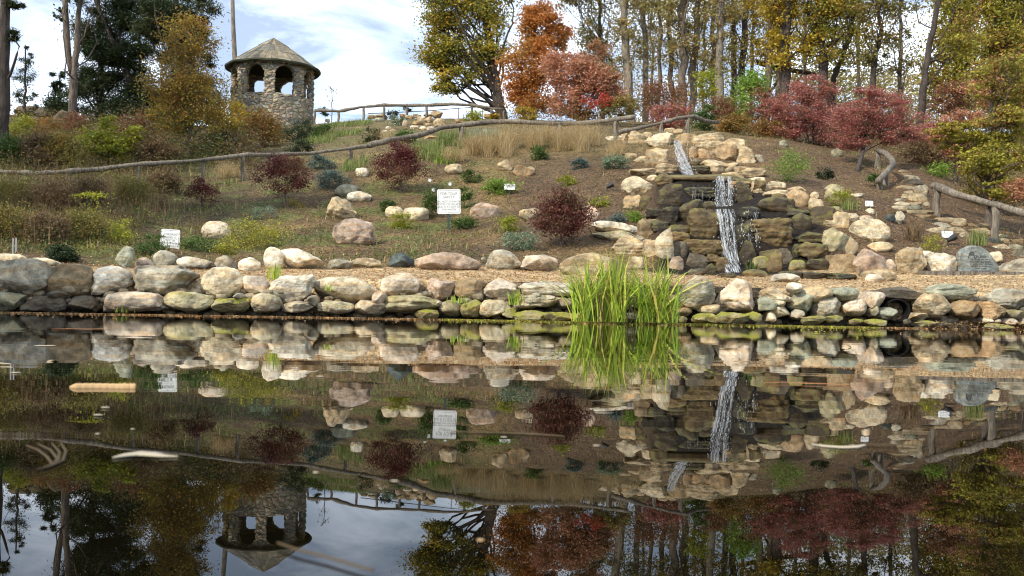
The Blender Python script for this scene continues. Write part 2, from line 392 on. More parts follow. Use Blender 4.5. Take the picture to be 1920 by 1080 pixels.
def rock_mesh(name, seed, shape, size, level=4, tilt=0.0):
    V, Fc = ico(level)
    r = np.random.default_rng(seed)
    ledge = shape in 'kq'; st_ = {'k': 0.08, 'q': 0.03}.get(shape, 0.075); shape = 'l' if ledge else shape
    e = 5.0 if ledge else {'r': 2.3, 'b': 3.6, 's': 4.0, 'a': 2.8, 'l': 3.4}[shape]
    P = V * ((np.abs(V) ** e).sum(1) ** (-1 / e))[:, None]
    ncut = {'r': 8, 'b': 12, 's': 9, 'a': 16, 'l': 12}[shape]
    for _ in range(5 if ledge else ncut):
        n = r.normal(size=3); n /= np.linalg.norm(n)
        lim = r.uniform(0.68, 0.95) if shape in 'rs' else r.uniform(0.58, 0.9)
        P = P - n[None, :] * (np.maximum(0, P @ n - lim) * (0.75 if shape == 'r' else 0.93))[:, None]
    amp = {'r': 0.05, 'b': 0.055, 's': 0.06, 'a': 0.065, 'l': 0.07}[shape]
    sz = np.array(size) / max(size)
    Q = P * sz
    rg = np.minimum(np.abs(fbm(Q, 3.1, 3, seed % 79)), 0.5)          # shallow creases between weathered faces
    P = P + V * (amp * 1.6 * vnoise(Q, 1.7, seed % 97) + amp * 0.9 * vnoise(Q, 4.2, seed % 89) + amp * 0.6 * fbm(Q, 9, 2, seed % 83) + amp * (1.1 if shape != 'r' else 0.5) * rg)[:, None]
    if shape in 'ls':
        lay = vnoise(np.stack([Q[:, 2] * 11 + 0.6 * vnoise(Q, 2, 3), Q[:, 0] * 0.8, Q[:, 1] * 0.8], 1), 1, seed % 71)
        P[:, :2] *= (1 + st_ * np.sign(lay) * np.abs(lay) ** 0.5)[:, None]
    if shape == 'l': P = P + V * (0.09 * -np.abs(fbm(Q, 4.2, 4, seed % 61)))[:, None]
    a = tilt
    if a: P = P * np.array(size) @ np.array([[math.cos(a), 0, -math.sin(a)], [0, 1, 0], [math.sin(a), 0, math.cos(a)]])
    lo, hi = P.min(0), P.max(0)
    P = (P - (lo + hi) / 2) / (hi - lo) * np.array(size)
    return mesh(name, P, Fc, smooth=True)
ORD = 'zeroth first second third fourth fifth sixth seventh eighth ninth tenth eleventh twelfth thirteenth fourteenth fifteenth sixteenth seventeenth eighteenth nineteenth'.split()
def ordinal(n):
    if n < 20: return ORD[n]
    tens = {2: 'twenty', 3: 'thirty', 4: 'forty', 5: 'fifty'}
    if n % 10 == 0: return tens[n // 10][:-1] + 'ieth'
    return tens[n // 10] + '-' + ORD[n % 10]
def wall_front(px): return float(np.interp(px, [0, 400, 840, 1190, 1570, 1920], [10.95, 11.35, 11.95, 11.95, 12.2, 12.5]))
_rk = [100]
STEPC = 0.72
def rock(src, x0, y0, x1, y1, shape, colour, label, name='boulder', group=None, mode='ground', level=None, tilt=0.0, push=0.0, deep=0.75):
    ox, oy, k = VIEW[src]
    x0, x1, y0, y1 = ox + x0 / k, ox + x1 / k, oy + y0 / k, oy + y1 / k
    cx, cy = (x0 + x1) / 2, (y0 + y1) / 2
    _rk[0] += 1
    if mode == 'upper': D = wall_front(cx) + 0.27
    elif mode == 'lower': D = wall_front(cx) + 0.05
    elif mode == 'edge': D = wall_front(cx) - 0.12
    elif mode == 'face': D = hit(cx, cy + 0.2 * (y1 - y0)).y
    else: D = hit(cx, y1 - 1.5).y
    D += push
    w = (x1 - x0) / F * D; h = (y1 - y0) / F * D
    d = min(max(deep * w, 0.6 * h), 1.5 * h + 0.25)
    if mode == 'ground': D += d * 0.4; w, h = w * 1.02, h * 1.0
    if mode == 'face': D += d * 0.12; w *= 1.14; h *= 1.16; shape = {'b': 'q', 'l': 'k'}.get(shape, shape)
    if mode == 'edge': h *= 0.72; w *= random.Random(_rk[0]).uniform(0.9, 1.25); D += random.Random(_rk[0] + 1).uniform(-0.1, 0.12)
    if mode in ('upper', 'lower'): d = max(d, 0.45); w *= 1.08; h *= 1.10; D += d * 0.25
    w = max(w - 0.22 * abs(cx - 960) / F * d, w * 0.8)
    extra = 0.12 * h if mode == 'ground' else 0.25 * h if mode == 'edge' else 0
    if name == 'stone_step': h *= 1.2; w *= 1.3; extra = 0.9 * h; shape = 's'
    c = at(cx, cy, D)
    if level is None: level = 5 if (x1 - x0) > 55 else 4 if (x1 - x0) > 16 else 3
    me = rock_mesh(name, _rk[0], shape, (w, d, h + extra), level, tilt)
    rgb, mat = RC[colour]
    o = link(name, me, None, (c.x, c.y, c.z - extra / 2), mat)
    v = random.Random(_rk[0]).uniform(0.9, 1.1) * (STEPC if name == 'stone_step' else 1)
    o.color = (rgb[0] * v, rgb[1] * v, rgb[2] * v, 1)
    return tag(o, label, 'slab' if name.endswith('slab') else 'boulder' if name == 'boulder' else 'stone' if name == 'stone' else 'step' if name == 'stone_step' else 'rock', group)
def rocks(text, template, group, key, mode, name='boulder', push=0.0, words_ok=True, deep=0.75):
    rows = []
    for ln in text.strip().splitlines():
        g, desc = ln.split('|'); p = g.split()
        ox, oy, k = VIEW[p[0]]
        q = [float(v) for v in p[1:5]]
        rows.append((ox + (q[0] + q[2]) / 2 / k if key == 'x' else oy + (q[1] + q[3]) / 2 / k, p, q, desc.strip()))
    rows.sort(key=lambda r: r[0] if key != '-y' else -r[0])
    for i, (_, p, q, desc) in enumerate(rows):
        lab = template.format(d=desc, o=ordinal(i + 1)) if template else desc
        if template and i == 0 and '{o}' in template: lab = lab.replace('first from left', 'leftmost')
        nm = p[7] if len(p) > 7 and not p[7].startswith('t') else name
        tl = next((rad(float(x[1:])) for x in p[7:] if x.startswith('t')), 0.0)
        rock(p[0], *q, p[5], p[6], lab, nm, group, mode, tilt=tl, push=push, deep=deep)
rocks('''
A -60 565 345 795 b grey|huge weathered grey-brown block
A 285 595 608 795 r brown|big tan-brown rounded boulder
A 578 605 828 782 a white|angular white boulder
A 822 600 1248 785 l grey|long grey layered boulder
A 1238 615 1558 812 r cream|smooth cream oval boulder
A 1545 670 1705 806 b rose|small beige block
B 68 662 376 826 a white|bright white angular boulder
B 370 675 774 834 r cream|long cream rounded boulder
B 788 652 1042 812 r rose|pale pinkish domed boulder
B 1046 685 1257 826 a pink|dusty pink angular boulder
B 1253 683 1458 828 r brown|olive-brown knobbly boulder
B 1446 683 1668 824 a rose|pink-tan angular boulder
C 45 703 385 800 s white|thin white flat slab
''', '{d}, {o} from left, upper course of the pond wall', 'boulders in the upper course of the pond wall', 'x', 'upper')
rocks('''
A -80 770 158 885 b greenish|grey-green block
A 142 795 424 890 b dark|low dark grey slab
A 418 793 640 892 b dark|dark brown squat block
A 322 762 438 812 r dark|small dark filler stone
A 632 770 1074 897 a rose|long pale jagged boulder
A 1042 770 1354 893 r olive|grey-cream oval boulder
A 1328 808 1595 897 a moss|low grey-brown mossed boulder
A 1488 775 1550 815 r grey|tiny grey wedge stone
B -30 780 163 895 r damp|rounded beige boulder
B 148 825 378 897 b cream|low cream block
B 383 828 620 905 r damp|cream boulder with green base
B 330 790 398 855 r grey|small grey filler stone
B 620 822 824 905 r cream|cream boulder with peaked top
B 736 766 832 852 r rose|small pinkish egg-shaped stone
B 810 790 1158 900 s olive|long olive-grey flat boulder
B 1143 824 1178 852 r white|tiny pale stone
B 1158 822 1305 928 r damp|pale upright rounded stone
B 1290 818 1432 928 b moss|blocky moss-stained stone
B 1420 820 1625 925 b damp|pale block stained green
C 20 822 152 875 r cream|low pale stone
C 50 788 305 862 s damp|tilted pale flat slab
C 123 775 188 810 r grey|tiny grey stone under the slab
C 198 790 274 824 r white|tiny white stone under the slab
C 280 808 420 872 r grey|small grey stone beside the reeds
''', '{d}, {o} from left, lower course of the pond wall', 'boulders in the lower course of the pond wall', 'x', 'lower')
rocks('''
C 1055 670 1278 872 r grey|big smooth grey boulder
C 1276 690 1538 894 a rose|large pink-mauve angular boulder
C 1148 846 1320 908 r cream|low cream stone
C 1022 868 1134 928 r brown|small brown round stone
C 1536 795 1680 893 a greenish|grey-green angular stone
D -60 738 138 836 a cream|pale tan flat-topped boulder
D 118 708 212 778 r white|small white stone
D 198 736 408 830 r tan|yellow-tan oval stone
D 386 740 564 822 r greenish|pale green-grey stone
D 112 768 280 925 a greenish|dark grey-green leaning stone
D 276 795 464 928 r grey|grey-mauve rounded stone
D 450 802 622 918 r rose|grey-pink rounded stone
D 586 768 740 875 b rose|pale pink block
D 606 848 690 922 b damp|small tan block
D 640 866 802 948 a greenish|grey wedge stone before the pipe
D 12 812 104 880 r grey|small grey stone
D -10 860 130 930 b cream|cream block
D 118 878 210 938 a grey|small grey wedge
D -30 888 48 962 r white|small white stone at the waterline
D 912 783 1138 928 r tan|round tan boulder with orange patch
D 874 898 994 948 s tan|small flat tan stone beside the pipe
D 1132 822 1338 934 r brown|brownish rounded boulder
D 1312 833 1500 948 b orange|orange-tan block
D 1486 880 1614 940 r damp|small grey-tan stone
D 1596 852 1720 925 r greenish|small green-grey stone
D 1336 928 1394 968 r white|tiny white stone
D 1392 933 1444 968 r rose|tiny pinkish stone
D 1446 932 1556 980 r rose|small pale flat stone
D 1540 918 1720 980 b cream|low pale block
''', '{d}, {o} wall stone rightwards from the reeds', 'stones of the pond wall beyond the reeds', 'x', 'lower')
rocks('''
D 615 738 1030 832 s dark slab|long dark grey lintel slab bridging the drain pipe
D 985 716 1310 820 s greenish slab|flat grey slab beside the pipe lintel, over a brown boulder
D 1316 744 1700 882 l grey|large striated grey boulder above the orange-tan block
''', None, 'capstones over the drain pipe', 'x', 'upper', push=0.0)
rocks('''
A -40 523 178 585 r cream|low cream boulder
A 120 550 400 612 r cream|long low cream boulder
A 728 476 852 620 a greenish t8|upright green-grey slab
A 853 546 973 618 r pink|small pinkish-brown stone
A 968 503 1123 612 r grey|grey domed stone under the white sign
A 1116 543 1350 628 r white|low white boulder
A 1346 536 1494 632 a grey|grey pointed stone
A 1506 548 1650 642 r white|pale grey-white stone
B 48 482 175 628 r white|rounded white knob-shaped stone
B 130 492 440 630 b white|big squared white block
B 446 553 614 630 a grey|small grey angular stone
B 602 550 798 622 a tan|flat tan stone
B 836 514 1004 620 a slate|dark slate-blue stone
B 1000 516 1428 637 r pink|long dusty pink boulder
B 1452 498 1684 632 r grey|rounded grey-beige boulder
B 1424 546 1458 574 r white|tiny white pebble
C 53 528 292 645 b rose|squared pinkish boulder
C 296 518 700 668 r tan|large tan boulder behind the reeds
''', '{d}, {o} from left in the row edging the path', 'boulders edging the path', 'x', 'ground')
rocks('''
D 15 648 210 712 r white|low white stone on the chips in front of the waterfall
D 528 488 756 690 b pink|large dusty pink block at the right foot of the waterfall
D 586 618 806 704 r tan|low tan stone in front of the large pink block
D 612 654 736 712 r rose|low pinkish stone lying before the large pink block
D 748 558 816 638 a rose|small pale stone between pink block and tall tan stone
D 808 483 1000 664 a tan t-6|tall pitted tan stone with a broad base
D 906 506 1054 562 r white|cream oval stone propped beside the tall tan stone
D 946 550 1054 634 r tan|small tan stone wedged beneath the cream oval stone
D 998 518 1230 658 a white|large cream slanted boulder beside the inscribed stone
D 1386 510 1484 594 r cream|cream rounded stone behind the inscribed stone
D 1452 556 1760 662 b grey|broad grey-brown block beyond the inscribed stone
D 626 448 800 522 r tan|yellow-cream oval stone on top of the pink block
D 512 304 770 452 r cream|large cream-topped egg-shaped boulder by the waterfall
D 562 282 668 328 r rose|small pinkish stone behind the large egg-shaped boulder
D 438 268 568 330 b cream|pale flat-topped stone at the waterfall's right rim
D 736 272 808 332 r slate|small dark round stone below the stairway
D 484 413 568 564 a tan|upright tan stone squeezed beside the waterfall
D 524 143 614 174 s white|small flat white stone below the little plant sign
D 614 238 678 280 r white|small white wedge stone under the little plant sign
D 358 83 486 192 r olive|grey-yellow lichen boulder above the waterfall's right rim
D 264 133 322 182 r cream|small cream stone left of the lichen boulder
D 800 255 870 345 l grey|ribbed grey stone among dry stalks below the stairway
B 490 83 670 178 r greenish|rounded grey-green boulder at the top of the hillside cluster
B 572 128 734 202 r white|small white boulder leaning on the grey-green one
B 438 163 640 318 a tan t-10|striped tan wedge boulder standing on the hillside
B 473 298 754 472 r pink|big pinkish-grey boulder below the striped tan wedge
B 816 225 945 308 r cream|cream boulder behind the dwarf conifer left of the safety sign
B 930 228 1098 326 r cream|cream oval boulder touching the conifer left of the safety sign
B 1353 200 1550 310 r pink|pinkish-grey domed boulder right of the safety sign
B 628 -20 716 44 r white|small white stone left of the burgundy bush
A 1278 318 1466 440 r rose|pink-cream boulder in the grass right of the children sign
C 42 236 175 318 r cream|cream boulder left of the burgundy bush by the reeds
C 408 218 556 355 r pink|grey-pink boulder right of the burgundy bush by the reeds
C 498 320 808 412 a white|white flat-topped boulder with a pointed edge
C 500 375 800 450 b damp|grey underside block beneath the white flat-topped boulder
C 760 403 868 465 s grey|thin grey tongue of stone beside the flat-topped boulder
C 686 33 900 168 r cream|cream domed boulder at the waterfall's left rim
P 980 312 1003 326 r tan|small tan rock at the foot of the straw-coloured grass
P 833 307 868 330 a tan|tan rock in front of the straw-coloured grass, beside the burgundy bush
P 932 299 962 324 a tan|rough tan rock left of the small yellow shrub
P 960 310 1002 332 b orange|flat-topped tan rock below the straw-coloured grass
P 1545 346 1580 364 r grey|mottled grey stone above the waterfall's right rim
P 1557 278 1582 296 r greenish|small grey-green stone above the ledge path
P 1460 262 1478 276 r greenish|grey stone under the red burning bush
''', None, 'boulders on the hillside', 'x', 'ground')
# the rocks that crown the falls
rocks('''
E 55 90 165 130 s white|pale flat stone
E 165 60 318 170 l tan|rough tan block
E 292 64 356 118 r tan|small tan stone
E 318 73 498 168 s cream|pale overhanging slab above the upper fall
E 438 38 512 82 r tan|small tan cap stone
E 498 43 574 84 r tan|tan cap stone beside the fence post
E 500 76 644 170 l brown|brown-tan block beside the upper fall
E 622 73 818 185 b tan|large tan block
E 815 110 960 190 s tan|tilted tan slab
E 598 160 668 250 b orange|orange-brown block
E 662 172 765 250 b orange|rust-brown block
E 752 153 910 270 l orange|rounded rust-coloured boulder
E 902 168 1030 298 l tan|pitted tan block
E 1020 213 1090 274 r grey|grey round stone
''', '{d}, {o} from left among rocks crowning the waterfall', 'rocks crowning the waterfall', 'x', 'face', 'rock')
rocks('''
E 318 170 460 305 l tan|rough tan rock
E 180 200 260 248 r brown|small brown rock
E 240 220 330 268 r tan|flat tan rock
E 215 305 392 355 s tan|long flat tan slab
E 380 275 535 345 l tan|crumbly tan rock beside the upper fall
E 326 345 396 388 r cream|small cream rock
E 375 330 490 420 l wetbrown|rough brown rock
E 175 480 290 595 b tan|squared tan rock
E 272 485 350 580 b wet|brown block
E 268 636 425 762 l brown|crumbly brown rock
E 98 738 305 892 l tan|broad crumbly tan rock
E 378 705 495 945 a cream|tall cream rock
E 300 770 400 900 l tan|pale crumbly rock
E 480 782 584 888 b dark|squared grey-brown rock
E 470 880 560 990 r pink|pinkish brown rock behind the reeds
E 180 880 300 980 l tan|tan rock behind the reeds
''', '{d}, {o} from top, dry left flank of the waterfall', 'dry rocks on the left flank of the waterfall', 'y', 'face', 'rock')
rocks('''
E 440 343 1010 392 s wetbrown slab|long wet ledge slab under water
E 392 408 556 560 b wet|dark squared rock
E 555 430 772 500 b wetblack|black recessed rock
E 515 512 684 676 l wet|rough pitted wet rock
E 318 562 430 650 l wetblack|black crumbly rock
E 420 560 530 705 l wetblack|jagged black rock
E 350 640 470 720 l wetblack|low black rock
E 590 578 815 775 b wetbrown|big squared brown rock
E 466 668 604 724 b wet|small dark block
E 480 715 600 785 l wetbrown|small brown ledge
E 556 772 836 875 b wetbrown|wide brown rock
E 575 800 650 870 r wetblack|small black rock
E 580 862 724 980 l dark|grey-brown weathered rock
E 712 862 806 935 b wetbrown|small tan-brown rock
E 770 886 866 1005 r wetbrown|leaning red-brown rock
E 700 925 780 1005 r wet|small dark rock
E 596 955 704 1012 b dark|low grey rock
E 690 520 770 590 r wet|mossy dark rock
''', '{d}, {o} from top, wet face left of the fall', 'wet rocks left of the main fall', 'y', 'face', 'rock')
rocks('''
E 600 285 745 350 s wet|dark wet rock under the upper fall
E 605 243 685 295 r wetbrown|small brown wet rock
E 895 395 1010 560 l wet|tall dark rock
E 1000 380 1100 490 l wetbrown|brown-olive rock
E 1045 488 1235 612 l wet|broad dark overhanging rock
E 1180 500 1300 590 l wet|dark crumbly rock
E 925 556 1060 655 s wetblack|black ledge behind the thin drips
E 905 640 1020 800 b wetblack|black recessed rock
E 900 780 1030 960 b wet|dark mossy rock behind the drips
E 1005 638 1262 835 l wetbrown|largest layered brown rock
E 1270 598 1396 725 r wet|greenish dark rock
E 1380 556 1556 705 l wet|dark brown angular rock
E 1230 560 1400 640 l wetblack|black ledge
E 1285 718 1485 805 s wet|dark flat ledge
E 1470 700 1640 880 l olive|pitted olive-tan rock
E 1540 590 1640 720 l tan|crumbly tan rock
E 1168 828 1278 955 l dark|grey layered rock
E 1058 828 1186 892 b wetbrown|brown block
E 1010 878 1126 968 r moss|moss-yellow rounded rock
E 1105 838 1205 1025 a wetbrown|red-brown upright rock
E 1305 788 1480 912 l wetbrown|olive-brown rock
E 1255 902 1365 985 r moss|mossy green rock
E 1355 893 1515 985 b wet|low brown block
E 1495 868 1680 1010 b brown|brown split rock
E 1185 975 1330 1035 b wet|low dark footing rock
E 1320 980 1500 1038 b wet|long dark footing rock
E 1490 985 1680 1040 s wetblack|black footing rock
E 955 962 1115 1025 r wetbrown|reddish wet rock at the splash
E 1270 800 1330 910 r wetblack|black niche rock
E 790 985 900 1025 s wet|flat dark rock at the foot
E 1400 800 1500 900 l wetbrown|crumbly olive rock
''', '{d}, {o} from top, wet face right of the fall', 'wet rocks right of the main fall', 'y', 'face', 'rock')
rocks('''
E 680 248 842 335 s tan|flat tan slab
E 820 270 905 330 l tan|broken tan rock
E 805 325 965 395 s tan|tan shelf rock
E 895 290 990 350 l tan|crumbly tan rock
E 945 300 1095 375 l tan|broad cracked tan rock
E 965 360 1095 415 l cream|cracked pale rock
E 1000 385 1130 480 s tan|long pale slab
E 1110 388 1230 450 s cream|thin cream slab
E 1085 440 1245 500 s tan|sloping tan slab
E 1130 470 1240 580 b wetbrown|shaded brown rock
E 1232 445 1392 580 r orange|smooth orange-cream boulder
E 1240 420 1360 460 r tan|tan rock behind the smooth boulder
E 1388 498 1480 605 l tan|rough tan rock
E 1470 550 1610 600 s olive|olive flat rock
E 1565 595 1700 650 s cream|pale shelf rock
E 1480 640 1560 700 l tan|cracked tan rock
E 850 385 990 440 l brown|brown rock under the shelf
E 860 262 915 284 r white|tiny pale rock
''', '{d}, {o} from top, dry right rim of the waterfall', 'dry rocks on the right rim of the waterfall', 'y', 'face', 'rock')
rocks('''
G 548 180 625 218 l orange|pinkish rock
G 615 165 745 220 s tan|long brown slab
G 612 208 720 250 r greenish|grey-green rock
G 905 180 1000 222 r tan|pale tan rock
G 855 168 915 210 r orange|small orange rock
G 880 228 940 298 r pink|upright pinkish rock
G 980 170 1062 208 l brown|brown rock
G 1020 190 1100 250 l tan|broken tan rock
G 1085 195 1185 255 l tan|big tan rock
G 1080 168 1170 200 s tan|flat tan rock
G 1150 140 1265 210 l tan|high tan rock
G 1170 205 1295 300 l tan|tan rock stacked beside the spout
G 975 240 1080 285 r brown|brown rock
G 1095 255 1160 285 r orange|small round rock
G 955 278 1040 325 r white|white rubble stone
G 1040 285 1110 330 r cream|cream rubble stone
G 1110 285 1200 335 r rose|rosy rubble stone
G 720 285 775 320 r white|small white stone
G 795 250 865 285 r cream|cream stone
G 755 310 830 350 r tan|tan stone
G 690 320 750 360 r rose|pinkish stone
G 605 380 705 430 r greenish|grey stone above the log rail
G 640 345 715 370 r grey|small grey stone
G 435 290 500 350 r brown|brown stone in the grass
G 1640 315 1700 350 r white|white stone below the thick log rail
G 1380 215 1470 265 l orange|orange-tan rock right of the spout
G 1090 375 1205 420 l orange|tan rock under the log rail
G 960 405 1035 435 r white|small white stone under the log rail
G 1650 170 1780 215 l orange|orange rock beside the yellow plant
G 150 215 200 250 r rose|pinkish stone by the sapling
''', '{d}, {o} from left in the crest rock garden', 'rocks of the crest rock garden', 'x', 'ground', 'rock')
rocks('''
C 10 868 200 962 l moss|broad flat mossy stone
C 180 880 400 965 a moss|wide mossy stone
C 398 888 520 962 b moss|bright moss cushion stone
C 515 915 650 965 l moss|low moss stone
C 640 888 800 960 a damp|greyish green stone
C 820 900 965 962 b damp|grey stone thinly mossed
C 1028 905 1118 975 l moss|small green stone
C 1148 890 1305 965 a moss|moss-capped stone
C 1292 880 1485 965 b moss|long moss-capped stone
C 1475 878 1590 960 l moss|mossy stone
B 995 862 1165 938 a moss|yellow-green moss cushion stone
B 1560 855 1640 930 b moss|mossy hummock stone
D 200 905 370 975 l moss|wide moss patch stone
D 350 905 480 960 a moss|moss stone
D 610 930 760 985 b moss|low green stone
D 930 940 1060 990 l moss|mossy stone beyond the pipe
D 500 930 620 975 a moss|green-coated stone
D 1360 960 1560 1005 b moss|low mossed stone
D 850 930 910 975 r dark|wet dark stone at the pipe mouth
''', '{d}, {o} from the left along the waterline', 'mossy stones along the waterline', 'x', 'edge', 'stone', deep=0.5)
rocks('''
F 392 330 450 362 r tan|short tan
F 440 352 525 388 s tan|tan
F 425 382 585 412 s brown|brown
F 460 406 625 445 s grey|grey
F 465 440 655 502 s dark|dark thick
F 420 508 655 550 s tan|pale tan
F 486 553 580 588 r cream|small cream
F 596 500 718 602 a grey|tilted grey
F 455 588 565 634 s tan|tan
F 548 578 696 668 b tan|squared tan
F 395 630 510 665 s grey|grey
F 390 664 525 700 s cream|cream
F 525 666 670 702 s tan|tan
F 668 668 748 708 r cream|small cream
F 355 698 505 738 s cream|pale cream
F 490 702 705 748 s greenish|long grey-green
F 300 738 485 782 s brown|brown
F 495 740 765 782 s tan|long tan
F 560 788 785 824 s brown|narrow brown
F 640 818 795 858 s dark|dark
F 785 818 1045 864 s tan|long tan
F 735 860 930 902 s grey|grey
F 925 862 1085 900 s tan|pale tan
F 1075 868 1310 912 s brown|mottled brown
F 720 902 905 962 b cream|thick cream
F 885 908 1110 972 s tan|broad tan
F 1100 912 1340 968 s tan|long buff
F 1272 972 1485 1014 s olive|green-stained
F 1275 1014 1425 1062 s slate|blue-grey slate
F 1415 1016 1505 1064 r tan|short tan
F 1495 1022 1640 1072 s brown|grey-brown
P 1862 459 1890 468 s cream|pale cream
P 1885 458 1925 470 s greenish|grey-green
P 1892 470 1935 482 s grey|low grey
P 1795 436 1815 446 s cream|small cream
''', '{d} step stone, {o} counting up the stairway', 'stones of the stairway', '-y', 'ground', 'stone_step', deep=0.9)
# the outcrop on the left skyline
for i, (q, sh, cc, lab) in enumerate([((64, 200, 118, 228), 'l', 'wetblack', 'dark ledge of rock beside the thick pine trunk'), ((95, 208, 150, 242), 'l', 'dark', 'grey outcrop left of the forked trunk'), ((24, 198, 80, 216), 's', 'dark', 'flat dark outcrop running behind the thick pine trunk'), ((45, 222, 130, 258), 'l', 'dark', 'low shaded outcrop below the ledge beside the pine trunk')]):
    rock('P', *q, sh, cc, lab, 'rock', 'outcrop on the skyline', 'ground', push=-1)

# small rubble packed into the gaps of the pond wall
rg = np.random.default_rng(55); mb = MB(); I_, J_ = ico(2); cc = []
for k in range(620):
    x = rg.uniform(-40, 1960)
    if 1648 < x < 1712: continue
    yf = wall_front(x) + 0.3; zb = float(proj((x - CX) / F * yf, yf, 0.0)[1]); y = rg.uniform(np.interp(x, [0, 400, 1100, 1500, 1900], [540, 545, 555, 555, 560]), zb + 1)
    s = rg.uniform(0.03, 0.075); p = I_ * (1 + 0.22 * vnoise(I_ + k, 1.6, k % 50))[:, None]; p = np.clip(p, -0.85, 0.85)
    mb.add(p * s * np.array([1.25, 1, 0.75]) + np.array(at(x, y, yf + rg.uniform(-0.08, 0.05))), [tuple(f) for f in J_])
o = mb.build('rubble', M_ROCK, None, True); o.color = (0.30, 0.25, 0.17, 1); tag(o, 'small rubble wedged into the gaps of the pond wall', 'rubble', kind='stuff')
# ================================================================== gazebo on the crest
def stone_wall_material():
    m, t, b = material('fieldstone', 0.9)
    co = node(t, 'ShaderNodeTexCoord').outputs['Object']
    wob = node(t, 'ShaderNodeTexNoise', {'Vector': co, 'Scale': 3.0, 'Detail': 2}).outputs['Color']
    cw = node(t, 'ShaderNodeVectorMath', {0: co, 1: node(t, 'ShaderNodeVectorMath', {0: wob, 1: (0.12, 0.12, 0.12)}, operation='MULTIPLY').outputs[0]}, operation='ADD').outputs[0]
    mp = node(t, 'ShaderNodeMapping', {'Vector': cw, 'Scale': (1.0, 1.0, 1.6)}).outputs[0]
    v = node(t, 'ShaderNodeTexVoronoi', {'Vector': mp, 'Scale': 3.5, 'Randomness': 0.85})
    ve = node(t, 'ShaderNodeTexVoronoi', {'Vector': mp, 'Scale': 3.5, 'Randomness': 0.85}, feature='DISTANCE_TO_EDGE')
    rr = node(t, 'ShaderNodeValToRGB', {0: node(t, 'ShaderNodeSeparateXYZ', {0: v.outputs['Color']}).outputs[0]})
    cr_ = rr.color_ramp; cr_.interpolation = 'CONSTANT'
    for i, (p, c) in enumerate([(0, (0.379, 0.333, 0.231)), (0.2, (0.278, 0.256, 0.207)), (0.36, (0.480, 0.397, 0.267)), (0.52, (0.342, 0.269, 0.193)), (0.66, (0.215, 0.218, 0.193)), (0.78, (0.455, 0.346, 0.255)), (0.9, (0.530, 0.499, 0.388))]):
        e = cr_.elements[i] if i < 2 else cr_.elements.new(p)
        e.position = p; e.color = c + (1,)
    n = noise(t, co, 12, 6, 0.7)
    c = mul(t, rr.outputs[0], mapr(t, n, 0.6, 1.25, 0.3, 0.7))
    c = mixc(t, mapr(t, ve.outputs['Distance'], 1, 0, 0.01, 0.06), c, (0.20, 0.17, 0.13, 1))
    t.links.new(c, b.inputs['Base Color'])
    nb = bump(t, mapr(t, ve.outputs['Distance'], 0, 1, 0.0, 0.22), 0.8, 0.08, b); bump(t, n, 0.4, 0.02, b, nb)
    return m
M_FIELD = stone_wall_material()
GC = at(510.5, 232, 50.0); GB = height(GC.x, GC.y)[0] - 0.8
g = empty('gazebo', (GC.x, GC.y, GB))
tag(g, 'round fieldstone gazebo with arched openings and conical wooden roof on the crest', 'gazebo')
zpar = 10.62 - GB; zspr = 11.55 - GB; ztop = 12.06 - GB; Ro, Ri = 2.08, 1.76
def ring_wall(z0, z1, nz, seedk):
    th = np.linspace(0, 2 * math.pi, 193)[:-1]; zs = np.linspace(z0, z1, nz)
    V = []; Fc = []; n = len(th)
    for side, R in ((0, Ro), (1, Ri)):
        TT, ZZ = np.meshgrid(th, zs)
        X, Y, Zz = (np.cos(TT)).ravel(), (np.sin(TT)).ravel(), ZZ.ravel()
        P = np.stack([X * R, Y * R, Zz * 1.8], 1)
        r = R + (0.07 if side == 0 else -0.03) * vnoise(P, 4.2, seedk)
        V.append(np.stack([X * r, Y * r, Zz + 0.02 * vnoise(P, 4, 7)], 1))
        o = side * n * nz
        for i in range(nz - 1):
            for j in range(n):
                q = (o + i * n + j, o + i * n + (j + 1) % n, o + (i + 1) * n + (j + 1) % n, o + (i + 1) * n + j)
                Fc.append(q if side == 0 else q[::-1])
    a, b_ = (nz - 1) * n, n * nz + (nz - 1) * n
    for j in range(n): Fc.append((a + j, a + (j + 1) % n, b_ + (j + 1) % n, b_ + j))
    return np.concatenate(V), Fc
V, Fc = ring_wall(0, zpar, 22, 3)
link('parapet', mesh('parapet', V, Fc, smooth=True), g, mats=M_FIELD)
NP = 8
